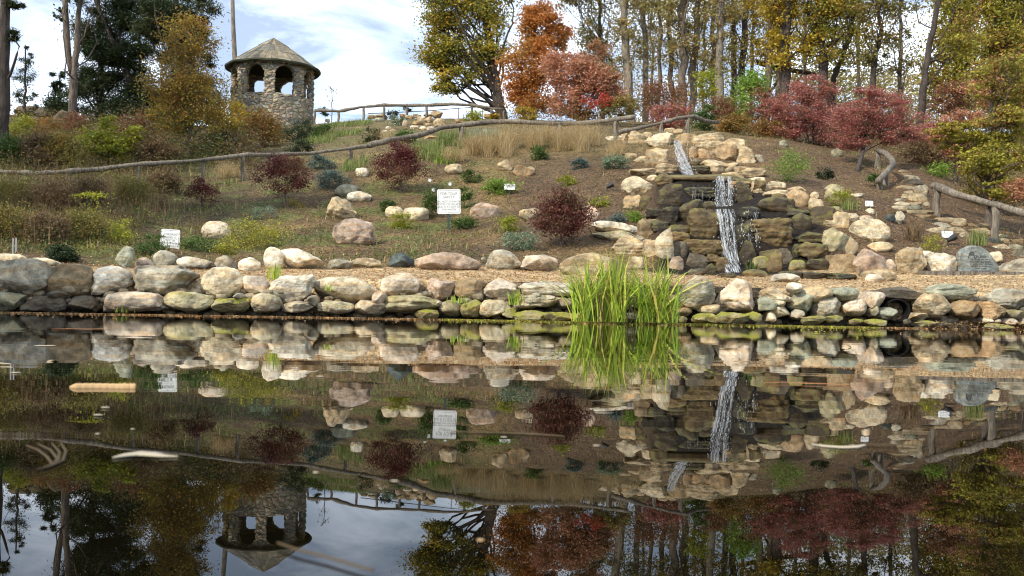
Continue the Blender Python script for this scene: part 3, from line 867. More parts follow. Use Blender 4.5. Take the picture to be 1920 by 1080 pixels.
for k in range(NP):
    a0 = rad(-90 + 22.5 - 13) + k * 2 * math.pi / NP
    half = math.pi / NP; w0 = half * 0.33
    zs = np.concatenate([np.linspace(zpar + 0.003, zspr, 14), zspr + (ztop - zspr) * np.sin(np.linspace(0, math.pi / 2, 11))[1:], [ztop + 0.08, 12.22 - GB]])
    V = []; na = 9
    for zq in zs:
        s = 0 if zq <= zspr else min(1, (zq - zspr) / (ztop - zspr))
        hw = w0 + (half - 0.004 - w0) * (1 - math.sqrt(max(0, 1 - s * s)))
        for tt in np.linspace(-1, 1, na): V.append((a0 + tt * hw, Ro, zq))
        for tt in np.linspace(1, -1, na): V.append((a0 + tt * hw, Ri, zq))
    V = np.array(V); P = np.stack([np.cos(V[:, 0]) * V[:, 1], np.sin(V[:, 0]) * V[:, 1], V[:, 2]], 1)
    dn = vnoise(P * np.array([1, 1, 1.8]), 5, 40 + k)
    rr_ = V[:, 1] + np.where(V[:, 1] > 1.95, 0.085, -0.03) * dn; th_ = V[:, 0] + 0.03 * vnoise(P * np.array([1, 1, 2.2]), 4.5, 60 + k) * np.clip((ztop - V[:, 2]) * 3, 0, 1)
    P = np.stack([np.cos(th_) * rr_, np.sin(th_) * rr_, V[:, 2]], 1)
    m_ = 2 * na
    Fc = [(i * m_ + j, i * m_ + (j + 1) % m_, (i + 1) * m_ + (j + 1) % m_, (i + 1) * m_ + j) for i in range(len(zs) - 1) for j in range(m_)]
    link('pillar', mesh('pillar', P, Fc, smooth=True), g, mats=M_FIELD)
m_, t, b = material('shake_boards', 0.85)
a_ = node(t, 'ShaderNodeAttribute', attribute_name='Col').outputs['Color']
co = node(t, 'ShaderNodeTexCoord').outputs['Object']
n1 = noise(t, co, 9, 7, 0.7); n2 = noise(t, co, 1.8, 5, 0.6)
c = mul(t, mul(t, a_, mapr(t, n1, 0.55, 1.4, 0.3, 0.7)), mapr(t, n2, 0.6, 1.4, 0.3, 0.7))
t.links.new(c, b.inputs['Base Color']); bump(t, n1, 0.6, 0.02, b)
M_SHAKE = m_
rr = random.Random(5)
zeave = 12.23 - GB; zapex = 13.84 - GB; RE = 2.40
mbv, mbf, mbc = [], [], []
def slope_z(r): return zapex + (zeave - zapex) * (r / RE) ** 1.08
for (r0, r1, nb_, lift) in ((0.0, 0.82, 26, 0.04), (0.74, 1.62, 34, 0.02), (1.54, RE, 46, 0.0)):
    for k in range(nb_):
        tA = 2 * math.pi * (k + 0.02) / nb_; tB = 2 * math.pi * (k + 0.98) / nb_
        up = lift + rr.uniform(0, 0.03); rout = r1 + rr.uniform(-0.03, 0.04)
        sh = rr.uniform(0.72, 1.25); base = rr.choice([(0.19, 0.165, 0.12), (0.16, 0.148, 0.12), (0.22, 0.185, 0.125), (0.12, 0.112, 0.09)])
        n0 = len(mbv)
        for dz in (0, -0.03):
            for (r_, t_) in ((r0, tA), (rout, tA), (rout, tB), (r0, tB)):
                mbv.append((r_ * math.cos(t_), r_ * math.sin(t_), slope_z(r_) + up + dz)); mbc.append([c_ * sh for c_ in base])
        mbf += [(n0, n0 + 1, n0 + 2, n0 + 3), (n0 + 7, n0 + 6, n0 + 5, n0 + 4), (n0 + 1, n0 + 5, n0 + 6, n0 + 2), (n0, n0 + 4, n0 + 5, n0 + 1), (n0 + 2, n0 + 6, n0 + 7, n0 + 3)]
roof = link('roof', mesh('roof', mbv, mbf, np.array(mbc)), g, mats=M_SHAKE)
mb = MB()   # dark boarded underside and the thick mossy rim
n = 64; rows = [(0.0, zapex - 0.12 - 0), (2.0, slope_z(2.0) - 0.14), (RE - 0.04, zeave - 0.12), (RE + 0.03, zeave - 0.07), (RE + 0.04, zeave - 0.0)]
V = []; Fc = []
for i, (r_, z_) in enumerate(rows):
    for j in range(n): V.append((r_ * math.cos(j * 2 * math.pi / n), r_ * math.sin(j * 2 * math.pi / n), z_ + 0.02 * math.sin(j * 5.1)))
for i in range(len(rows) - 1):
    for j in range(n): Fc.append((i * n + j, i * n + (j + 1) % n, (i + 1) * n + (j + 1) % n, (i + 1) * n + j))
mb.add(V, Fc); M_EAVE = flat('eave_boards', (0.06, 0.065, 0.045), 0.9)
mb.build('eave', M_EAVE, roof)
# ================================================================== log rail fences
def log_fence(label, rail, posts, dist, r=0.07, pr=0.075, name='rail_fence', seed=1, group=None):
    """rail: photo (x, y) along the rail's axis; dist: the distance of each; posts: photo (x, base row or None)."""
    xs = [p[0] for p in rail]
    pts = []
    for i in range(len(rail) - 1):
        n = max(2, int(abs(rail[i + 1][0] - rail[i][0]) / 8) + int(abs(rail[i + 1][1] - rail[i][1]) / 8))
        for q in range(n + (i == len(rail) - 2)):
            s = q / n
            pts.append(at(rail[i][0] * (1 - s) + rail[i + 1][0] * s, rail[i][1] * (1 - s) + rail[i + 1][1] * s, dist[i] * (1 - s) + dist[i + 1] * s))
    P = np.array([p[:] for p in pts])
    P[:, 2] += 0.02 * vnoise(P, 0.9, seed); P[:, 1] += 0.05 * vnoise(P, 0.6, seed + 1)
    pj = np.array([proj(*p)[0] for p in P]); px_ = sorted(x for x, _ in posts); taper = np.ones(len(P))
    ed = [pj.min() - 1] + px_ + [pj.max() + 1]; mono = np.all(np.diff(pj) > 0)
    if mono:
        for a_, b_ in zip(ed[:-1], ed[1:]):
            m_ = (pj >= a_) & (pj < b_); taper[m_] = 1.14 - 0.3 * (pj[m_] - a_) / max(b_ - a_, 1)
    base = Vector(P[0]); base.z = height(base.x, base.y)[0]
    root = empty(name, base)
    tag(root, label, 'fence', group)
    r *= 0.88; pr *= 0.9
    rs = r * taper * (1 + 0.25 * vnoise(P, 1.6, seed + 2))
    mb = MB(); mb.tube(P - np.array(base), rs, 9, 0.26)
    mb.build('rail', M_LOG, root, True)
    for (x, yb) in posts:
        j = int(np.argmin(np.abs(np.array([proj(*p)[0] for p in P]) - x))) if yb is None or yb < 9e3 else 0
        tp = Vector(P[j])
        zb = height(tp.x, tp.y)[0] - 0.15
        tp = Vector((tp.x + 0.0, tp.y + 0.02, tp.z))
        zz_ = np.linspace(zb, tp.z - rs[j] * 0.5, 6)
        Q = np.array([[tp.x + 0.012 * math.sin(k * 1.7 + x), tp.y, z] for k, z in enumerate(zz_)])
        mb = MB(); mb.tube(Q - np.array(base), pr * np.array([1.12, 1.05, 1, 0.97, 0.95, 0.95]), 8, 0.14)
        mb.build('post', M_LOG, root, True)
    return root
log_fence('long sagging log rail fence crossing the hillside below the gazebo', [(-60, 325), (0, 323), (70, 325), (130, 321), (190, 317), (250, 309), (320, 305), (380, 301), (455, 291), (520, 290), (580, 288), (650, 279), (690, 274)], [(-40, None), (130, None), (259, None), (379, None), (458, None), (655, None)], [21.8, 22, 22.2, 22.5, 23, 23.4, 24, 24.6, 25.3, 26, 26.6, 27.3, 27.8], 0.062, 0.055, seed=4)
log_fence('thick log rail fence rising behind the straw-coloured grass to a sawn end', [(690, 274), (730, 263), (790, 252), (830, 240), (865, 235), (910, 229), (960, 228), (1050, 232), (1110, 229), (1192, 219)], [(745, None), (868, None), (1050, None), (1153, None)], [27.8, 28, 28.5, 29, 29.3, 29.5, 29.6, 29.6, 29.6, 29.4], 0.085, 0.09, seed=14)
log_fence('short log rail fence above the top of the waterfall, beside the sawn end', [(1160, 248), (1200, 240), (1240, 230), (1270, 222), (1300, 218), (1320, 226), (1347, 230)], [(1241, None), (1294, None)], [28.6, 28.8, 29, 29.2, 29.4, 29.8, 30.4], 0.07, 0.075, seed=24)
log_fence('log rail fence on the skyline between the gazebo and the big oak', [(590, 207), (635, 209), (665, 203), (682, 200), (720, 197), (763, 198), (800, 197), (845, 195), (885, 197), (922, 203), (945, 205)], [(592, None), (637, None), (682, None), (718, None), (765, None), (801, None), (883, None), (922, None), (941, None)], [47.5] * 11, 0.085, 0.07, seed=34)
log_fence('heavy log handrail right of the stone stairway', [(1752, 345), (1790, 363), (1830, 376), (1868, 386), (1900, 395), (1960, 412)], [(1760, None), (1868, None), (1950, None)], [20.2, 19.7, 19.2, 18.7, 18.4, 17.8], 0.085, 0.085, seed=44)
log_fence('crooked bent log handrail left of the stone stairway', [(1648, 281), (1662, 287), (1674, 300), (1676, 308), (1662, 322), (1646, 341)], [(1652, None), (1664, None), (1647, None)], [26.2, 25.6, 25.0, 24.6, 23.4, 22.3], 0.08, 0.085, seed=54)
log_fence('half-hidden log rail behind the orange tree', [(322, 262), (345, 269), (365, 275), (400, 279), (440, 284), (475, 289)], [(354, None)], [31, 31, 31, 31, 31, 31], 0.06, 0.06, seed=64)
# thin metal handrail on the crest
mr = [at(690, 213, 49), at(740, 211, 49), at(800, 208, 49), at(860, 203, 49), at(905, 200, 49)]
root = empty('metal_handrail', (mr[0].x, mr[0].y, height(mr[0].x, mr[0].y)[0])); tag(root, 'thin dark metal handrail seen under the skyline log fence', 'handrail')
b0 = np.array(root.location)
mb = MB(); mb.tube(np.array([p[:] for p in mr]) - b0, 0.02, 6); mb.build('rail', M_BLACK, root)
for i in (1, 2, 3, 4):
    mb = MB(); mb.tube(np.array([[mr[i].x, mr[i].y, height(mr[i].x, mr[i].y)[0] - 0.1], mr[i][:]]) - b0, 0.02, 6); mb.build('post', M_BLACK, root)
# dark spillway trough of the upper rock garden
p = hit(845, 220); mb = MB(); mb.box((0, 0, 0.12), (0.85, 0.5, 0.16)); mb.box((0, -0.1, -0.1), (0.5, 0.3, 0.3))
o = mb.build('spillway_trough', M_BLACK, None, loc=(p.x, p.y - 0.1, p.z)); tag(o, 'black trough feeding the rock garden on the crest', 'trough')
# ================================================================== signs
M_INKS = flat('sign_ink', (0.20, 0.20, 0.21), 0.6)
def plate(name, w, h, r, y, mat, parent, th=0.004):
    pts = []
    for cx_, cz_, a0 in ((w / 2 - r, h / 2 - r, 0), (-w / 2 + r, h / 2 - r, 90), (-w / 2 + r, -h / 2 + r, 180), (w / 2 - r, -h / 2 + r, 270)):
        for k in range(6): a = rad(a0 + k * 18); pts.append((cx_ + r * math.cos(a), cz_ + r * math.sin(a)))
    n = len(pts)
    V = [(x, y - th, z) for x, z in pts] + [(x, y, z) for x, z in pts]
    Fc = [tuple(range(n)), tuple(range(2 * n - 1, n - 1, -1))] + [(i, i + n, (i + 1) % n + n, (i + 1) % n) for i in range(n)]
    return link(name, mesh(name, V, Fc), parent, mats=mat)
def lettering(body, size, x, z, y, parent, mat=M_BLACK, align='CENTER', name='lettering', bold=0.0, xs=1.0):
    cu = bpy.data.curves.new(name, 'FONT'); cu.body = body; cu.size = size; cu.align_x = align; cu.align_y = 'CENTER'; cu.extrude = 0.0004; cu.offset = bold
    tmp = bpy.data.objects.new('tmp', cu); COL.objects.link(tmp); bpy.context.view_layer.update()
    me = bpy.data.meshes.new_from_object(tmp.evaluated_get(bpy.context.evaluated_depsgraph_get())); me.name = name; me.materials.clear(); bpy.data.objects.remove(tmp)
    o = link(name, me, parent, (x, y, z), mat); o.rotation_euler = (rad(90), 0, 0); o.scale = (xs, 1, 1)
    return o
def border(name, w, h, y, parent, tk=0.006):
    mb = MB()
    for s in (-1, 1):
        mb.box((0, y, s * h / 2), (w - 0.02, 0.001, tk)); mb.box((s * w / 2, y, 0), (tk, 0.001, h - 0.02))
    mb.build(name, M_GREY, parent)
def sign(label, px0, py0, px1, py1, D, base_z, lines, roll=0.0, yaw=0.0, name='warning_sign'):
    c = at((px0 + px1) / 2, (py0 + py1) / 2, D); w = (px1 - px0) / F * D; h = (py1 - py0) / F * D
    root = empty(name, (c.x, c.y, base_z)); tag(root, label, 'sign')
    zc = c.z - base_z
    face = plate('panel', w, h, 0.035, 0, M_WHITE, root); face.location = (0, 0, zc); face.rotation_euler = (0, roll, 0)
    border('border', w * 0.9, h * 0.9, -0.006, face)
    z = h / 2
    for (txt, zf, s) in lines:
        lettering(txt, s * h, 0, h * (0.5 - zf), -0.007, face, M_INKS, bold=-0.0004, xs=0.92)
    for s in (-1, 1):
        mb = MB(); mb.tube([(0, -0.012, s * h * 0.43), (0, -0.004, s * h * 0.43)], 0.008, 8); mb.build('bolt', M_GREY, face)
    mb = MB(); mb.box((0, 0.02, (zc + h * 0.3 - 0.2) / 2), (0.05, 0.012, zc + h * 0.3 + 0.2)); mb.box((-0.02, 0.032, (zc - 0.2) / 2), (0.008, 0.02, zc + 0.2)); mb.box((0.02, 0.032, (zc - 0.2) / 2), (0.008, 0.02, zc + 0.2))
    mb.build('post', M_POST, root)
    return root
p1 = at(319, 449, 16.6); z1 = height(p1.x, p1.y)[0]
sign('white sign saying children under 12 must be accompanied by an adult', 301, 430, 337, 468.5, 16.6, z1, [('CHILDREN', 0.25, 0.145), ('UNDER 12', 0.40, 0.145), ('MUST BE', 0.54, 0.145), ('ACCOMPANIED', 0.68, 0.145), ('BY AN ADULT', 0.82, 0.145)], roll=0.05)
p2 = hit(842, 431)
sign('white safety sign on a green post telling visitors not to climb on rocks', 820, 355, 863.5, 401, p2.y, p2.z, [('FOR YOUR', 0.18, 0.155), ('SAFETY', 0.32, 0.155), ('DO NOT CLIMB ON', 0.50, 0.115), ('ROCKS OR HILLSIDE', 0.61, 0.115), ('AND STAY OUT OF', 0.72, 0.115), ('THE WATER', 0.83, 0.115)], roll=-0.03)
def small_sign(label, px0, py0, px1, py1, yb, lines=2):
    q = hit((px0 + px1) / 2, yb); D = q.y; c = at((px0 + px1) / 2, (py0 + py1) / 2, D); w = (px1 - px0) / F * D; h = (py1 - py0) / F * D
    root = empty('plant_label', q); tag(root, label, 'sign', 'small plant labels')
    f_ = plate('panel', w, h, 0.015, 0, M_WHITE, root); f_.location = (0, 0, c.z - q.z); f_.rotation_euler = (rad(-12), 0, 0)
    mb = MB(); r_ = random.Random(int(px0))
    for k in range(lines):
        x = -w * (0.36 - 0.13 * k)
        while x < w * (0.36 - 0.13 * k):
            L = r_.uniform(0.014, 0.035); mb.box((x + L / 2, -0.005, h * (0.14 - 0.26 * k)), (L, 0.001, h * 0.10)); x += L + 0.010
    mb.build('lettering', M_GREY, f_)
    mb = MB(); mb.box((0, 0.012, (c.z - q.z) / 2 - 0.06), (0.022, 0.01, c.z - q.z + 0.1)); mb.build('stake', M_POST, root)
small_sign('small white plant label on a short stake right of the safety sign', 945, 344.5, 965.5, 356, 367)
small_sign('small white plant label in front of the stairway, above the inscribed stone', 1765.5, 433.5, 1787, 446, 450)
small_sign('small pale plant label among stones above the egg-shaped boulder', 1622, 376.5, 1637, 387, 391)
# two-pronged marker at the left edge
q = hit(27, 478); mb = MB(); mb.box((-0.022, 0, 0.09), (0.018, 0.01, 0.3)); mb.box((0.022, 0, 0.09), (0.018, 0.01, 0.3))
tag(mb.build('metal_marker', M_GREY, None, loc=q), 'thin two-pronged metal marker behind the leftmost boulders', 'marker')
# ================================================================== inscribed stone
q = hit(1836, 513); D = q.y
prof = [(1801, 513), (1799, 500), (1795, 486), (1797, 474), (1804, 467), (1815, 461.5), (1827, 460.5), (1838, 463), (1850, 471), (1858, 480), (1866, 492), (1871, 503), (1872, 513)]
c0 = at(1836, 513, D)
root = empty('inscribed_stone', (c0.x, c0.y, c0.z)); tag(root, 'blue-grey inscribed memorial stone standing at the edge of the chips', 'inscribed stone')
P2 = np.array([(at(x, y, D) - c0)[:] for x, y in prof])[:, [0, 2]]
cen = P2.mean(0); n = len(P2); V = []; Fc = []
for (s, y_) in ((0.93, -0.045), (1.0, -0.03), (1.03, 0.03), (0.96, 0.10)):
    for k, (x, z) in enumerate(P2): V.append((cen[0] + (x - cen[0]) * s, y_ + 0.006 * math.sin(k * 2.3), cen[1] + (z - cen[1]) * s - (0.05 if k in (0, n - 1) else 0)))
for i in range(3):
    for j in range(n): Fc.append((i * n + j, i * n + (j + 1) % n, (i + 1) * n + (j + 1) % n, (i + 1) * n + j))
Fc += [tuple(range(n))[::-1], tuple(range(3 * n, 4 * n))]
st = link('slab', mesh('slab', V, Fc), root, mats=M_ROCK); st.color = (0.24, 0.265, 0.25, 1)
M_INK = flat('engraving', (0.055, 0.06, 0.065), 0.8)
def onstone(px, py): v = at(px, py, D) - c0; return v.x, v.z
mb = MB()
x0_, z0_ = onstone(1814, 480); x1_, z1_ = onstone(1823.5, 480)
arc = [(x0_ + (x1_ - x0_) * (0.5 - 0.5 * math.cos(a)), -0.052, z0_ + 0.01 + 0.052 * math.sin(a)) for a in np.linspace(0, math.pi, 12)]
mb.tube(arc, 0.0045, 5)
for k in range(5): xx = x0_ + (x1_ - x0_) * (k + 0.5) / 5; mb.tube([(xx, -0.052, z0_ + 0.002), (xx, -0.052, z0_ + 0.045)], 0.003, 5)
mb.tube([(x0_, -0.052, z0_ + 0.01), (x0_ - 0.008, -0.052, z0_ - 0.022)], 0.0045, 5); mb.tube([(x1_, -0.052, z0_ + 0.01), (x1_ + 0.006, -0.052, z0_ - 0.022)], 0.0045, 5)
mb.box((x0_ - 0.008, -0.052, z0_ - 0.024), (0.018, 0.003, 0.016)); mb.box((x1_ + 0.008, -0.052, z0_ - 0.024), (0.018, 0.003, 0.016))
mb.build('emblem', M_INK, st)
x, z = onstone(1836, 481.5); lettering('IN 2013', 0.052, x, z, -0.049, st, M_INK, bold=0.0008)
r_ = random.Random(3)
for (yy, xa, xb_) in ((486.3, 1817, 1853), (490.6, 1816, 1855), (494.8, 1816, 1856), (499, 1818, 1854), (503.2, 1826, 1847), (508, 1817, 1854)):
    mb = MB(); x, z = onstone(xa, yy); xe, _ = onstone(xb_, yy)
    while x < xe:
        nl = r_.randint(3, 9)
        for k in range(nl):
            if x > xe: break
            lh = r_.choice([0.013, 0.017, 0.02]); mb.box((x, -0.0495, z), (0.005, 0.001, lh)); mb.box((x + 0.004, -0.0495, z + r_.choice([-0.006, 0.006, 0])), (0.006, 0.001, 0.004)); x += 0.0125
        x += 0.014
    mb.build('engraved_line', M_INK, st)
# timber edging along the chips
pts = [at(1722, 513.5, hit(1722, 515).y), at(1800, 514.5, q.y - 0.12), at(1870, 515.0, q.y - 0.12), at(1990, 517, q.y - 0.1)]
for i in range(3):
    a, b_ = pts[i], pts[i + 1]; dlt = b_ - a; mb = MB(); L = math.hypot(dlt.x, dlt.y)
    R_ = Matrix.Rotation(math.atan2(dlt.y, dlt.x), 3, 'Z')
    mb.box((0, 0, 0), (L - 0.01, 0.045, 0.10), R_)
    o = mb.build('edging_board', M_LOG, None, loc=(a + b_) / 2)
    tag(o, ['grey timber edging board left of the inscribed stone', 'grey timber edging board under the inscribed stone', 'grey timber edging board past the inscribed stone at the picture edge'][i], 'edging board', 'timber edging of the chip path')
# drain pipe
c = at(1680, 582.5, wall_front(1680) + 0.22); R0 = 22 / F * c.y
V, Fc = [], []; n = 28; ny = 30
for i in range(ny):
    y_ = -0.05 + i * 0.045
    for side in (0, 1):
        r_ = R0 * (1.12 + 0.035 * math.sin(i * 2.1) if side == 0 else 0.98)
        for j in range(n): V.append((r_ * math.cos(j * 2 * math.pi / n), y_, r_ * 0.9 * math.sin(j * 2 * math.pi / n)))
for i in range(ny - 1):
    for side in (0, 1):
        for j in range(n):
            a = (2 * i + side) * n; b_ = (2 * i + 2 + side) * n; f_ = (a + j, a + (j + 1) % n, b_ + (j + 1) % n, b_ + j); Fc.append(f_ if side else f_[::-1])
for j in range(n): Fc.append((j, (j + 1) % n, n + (j + 1) % n, n + j))
e_ = (2 * (ny - 1) + 1) * n; Fc.append(tuple(range(e_, e_ + n)))
M_PIPE = flat('black_plastic', (0.012, 0.012, 0.012), 0.85, spec=0.1)
tag(link('drain_pipe', mesh('drain_pipe', V, Fc, smooth=True), None, c, M_PIPE), 'black corrugated drain pipe opening under the grey lintel slab', 'pipe')
# garden spotlights
for px, py, lab in ((1138, 357, 'small black spotlight on the mulch left of the waterfall'), (1777, 459, 'small black spotlight on the chips above the inscribed stone')):
    q = hit(px, py + 2); root = empty('garden_spotlight', q); tag(root, lab, 'spotlight', 'garden spotlights')
    d_ = Vector((0.8, -0.15, 0.5)).normalized()
    mb = MB(); mb.tube([(0, 0, 0.09), tuple(Vector((0, 0, 0.09)) + d_ * 0.06), tuple(Vector((0, 0, 0.09)) + d_ * 0.16)], [0.035, 0.05, 0.062], 12); mb.build('housing', M_BLACK, root)
    mb = MB(); mb.tube([(0, 0, -0.05), (0, 0, 0.1)], 0.012, 6); mb.build('stake', M_BLACK, root)
# ================================================================== falling water
m_, t, b = material('falling_water', 0.15)
co = node(t, 'ShaderNodeAttribute', attribute_name='Flow').outputs['Vector']
n1 = noise(t, node(t, 'ShaderNodeMapping', {'Vector': co, 'Scale': (90, 0.9, 1)}).outputs[0], 1.0, 5, 0.6, 0.12)
n2 = noise(t, node(t, 'ShaderNodeMapping', {'Vector': co, 'Scale': (120, 9, 1)}).outputs[0], 1.0, 4, 0.7)
sx = node(t, 'ShaderNodeSeparateXYZ', {0: co})
dens = sx.outputs['Z']
s_ = node(t, 'ShaderNodeMath', {0: n1, 1: mapr(t, n2, -0.16, 0.16, 0.3, 0.7)}, operation='ADD').outputs[0]
s_ = node(t, 'ShaderNodeMath', {0: s_, 1: dens}, operation='ADD').outputs[0]
al = mapr(t, s_, 0.0, 0.8, 0.47, 0.82)
b.inputs['Base Color'].default_value = (0.66, 0.69, 0.72, 1); b.inputs['Specular IOR Level'].default_value = 0.5
tr = node(t, 'ShaderNodeBsdfTransparent')
ms = node(t, 'ShaderNodeMixShader', {0: al, 1: tr.outputs[0], 2: b.outputs[0]})
t.links.new(ms.outputs[0], t.nodes['Material Output'].inputs[0]); M_FALL = m_
def curtain(name, path, label, nx=28, bulge=0.05, dens=0.0):
    """path: (left x, right x, row, distance) rows of the photograph from lip to foot"""
    V, uv, Fc = [], [], []
    rows = []
    for i in range(len(path) - 1):
        for k in range(8):
            s = k / 8; rows.append([path[i][q] * (1 - s) + path[i + 1][q] * s for q in range(4)])
    rows.append(list(path[-1]))
    Lz = 0
    for i, (a, b_, y, D_) in enumerate(rows):
        for j in range(nx):
            f_ = j / (nx - 1)
            v = at(a + (b_ - a) * f_, y, D_); v.y -= bulge * math.sin(f_ * math.pi) + 0.03 * math.sin(j * 1.9 + i * 0.15) + 0.015 * math.sin(j * 4.3)
            V.append(v[:]); edge = min(f_, 1 - f_)
            uv.append((v.x * 0.8, v.z, dens - max(0, 0.12 - edge) * 1.2))
    for i in range(len(rows) - 1):
        for j in range(nx - 1): Fc.append((i * nx + j, i * nx + j + 1, (i + 1) * nx + j + 1, (i + 1) * nx + j))
    V = np.array(V); org = V[0].copy(); me = mesh(name, V - org, Fc, smooth=True)
    at_ = me.attributes.new('Flow', 'FLOAT_VECTOR', 'POINT'); at_.data.foreach_set('vector', np.array(uv, np.float32).ravel())
    o = link(name, me, None, org, M_FALL); so = o.modifiers.new('thickness', 'SOLIDIFY'); so.thickness = 0.012
    return tag(o, label, 'waterfall', 'falls of the waterfall')
def bedD(px, py): return hit(px, py).y
curtain('waterfall', [(1262, 1276, 264, 24.9), (1264, 1281, 280, 24.2), (1268, 1290, 300, 23.4), (1275, 1298, 318, 22.6), (1279, 1302, 330, 22.0)], 'uppermost narrow fall sliding down in a curve at the top', dens=0.05)
curtain('waterfall', [(1339, 1374, 331, 19.95), (1340, 1377, 350, 19.8), (1340, 1376, 375, 19.75), (1333, 1377, 392, 19.7)], 'middle fall, broad and short, dropping from the long ledge', dens=0.02)
curtain('waterfall', [(1338, 1378, 393, 17.2), (1345, 1380, 410, 17.0), (1350, 1381, 440, 16.85), (1353, 1382, 465, 16.7), (1356, 1386, 490, 16.5), (1357, 1391, 512, 16.2)], 'lowest and longest fall narrowing down to the splash', dens=0.03)
curtain('waterfall', [(1385, 1424, 394, 17.3), (1387, 1424, 430, 17.1), (1389, 1422, 470, 17.0), (1380, 1412, 510, 16.75)], 'thin broken curtain of drips right of the lowest fall', dens=-0.12)
curtain('waterfall', [(1288, 1335, 345, 19.9), (1288, 1336, 386, 19.8)], 'faint veil of drips left of the middle fall', dens=-0.14)
M_FOAM = flat('foam', (0.75, 0.77, 0.78), 0.6)
V = []; rng = np.random.default_rng(8); mb = MB()
for k in range(220):
    c = at(1383 + rng.normal() * 13, 512.5 + rng.normal() * 1.5, 16.5 + rng.normal() * 0.1); s = rng.uniform(0.008, 0.022)
    I_, J_ = ico(1); mb.add(I_ * s * np.array([1.4, 1, 0.6]) + np.array(c), [tuple(f) for f in J_])
M_DROP = None
for k in range(420):      # drops thrown out of the falls
    q = rng.integers(0, 4); y0_, y1_, xa, xb_, dd_ = [(395, 512, 1345, 1385, 16.7), (395, 512, 1384, 1426, 16.9), (335, 392, 1336, 1380, 19.6), (270, 330, 1264, 1304, 22.8)][q]
    c = at(rng.uniform(xa, xb_) + rng.normal() * 3, rng.uniform(y0_, y1_), dd_ + rng.normal() * 0.1); s = rng.uniform(0.003, 0.0065)
    I_, J_ = ico(1); mb.add(I_ * s * np.array([0.8, 0.8, 2.6]) + np.array(c), [tuple(f) for f in J_])
tag(mb.build('splash_foam', M_FOAM, None, True), kind='stuff', label='white foam and thrown drops along the falls', cat='foam')
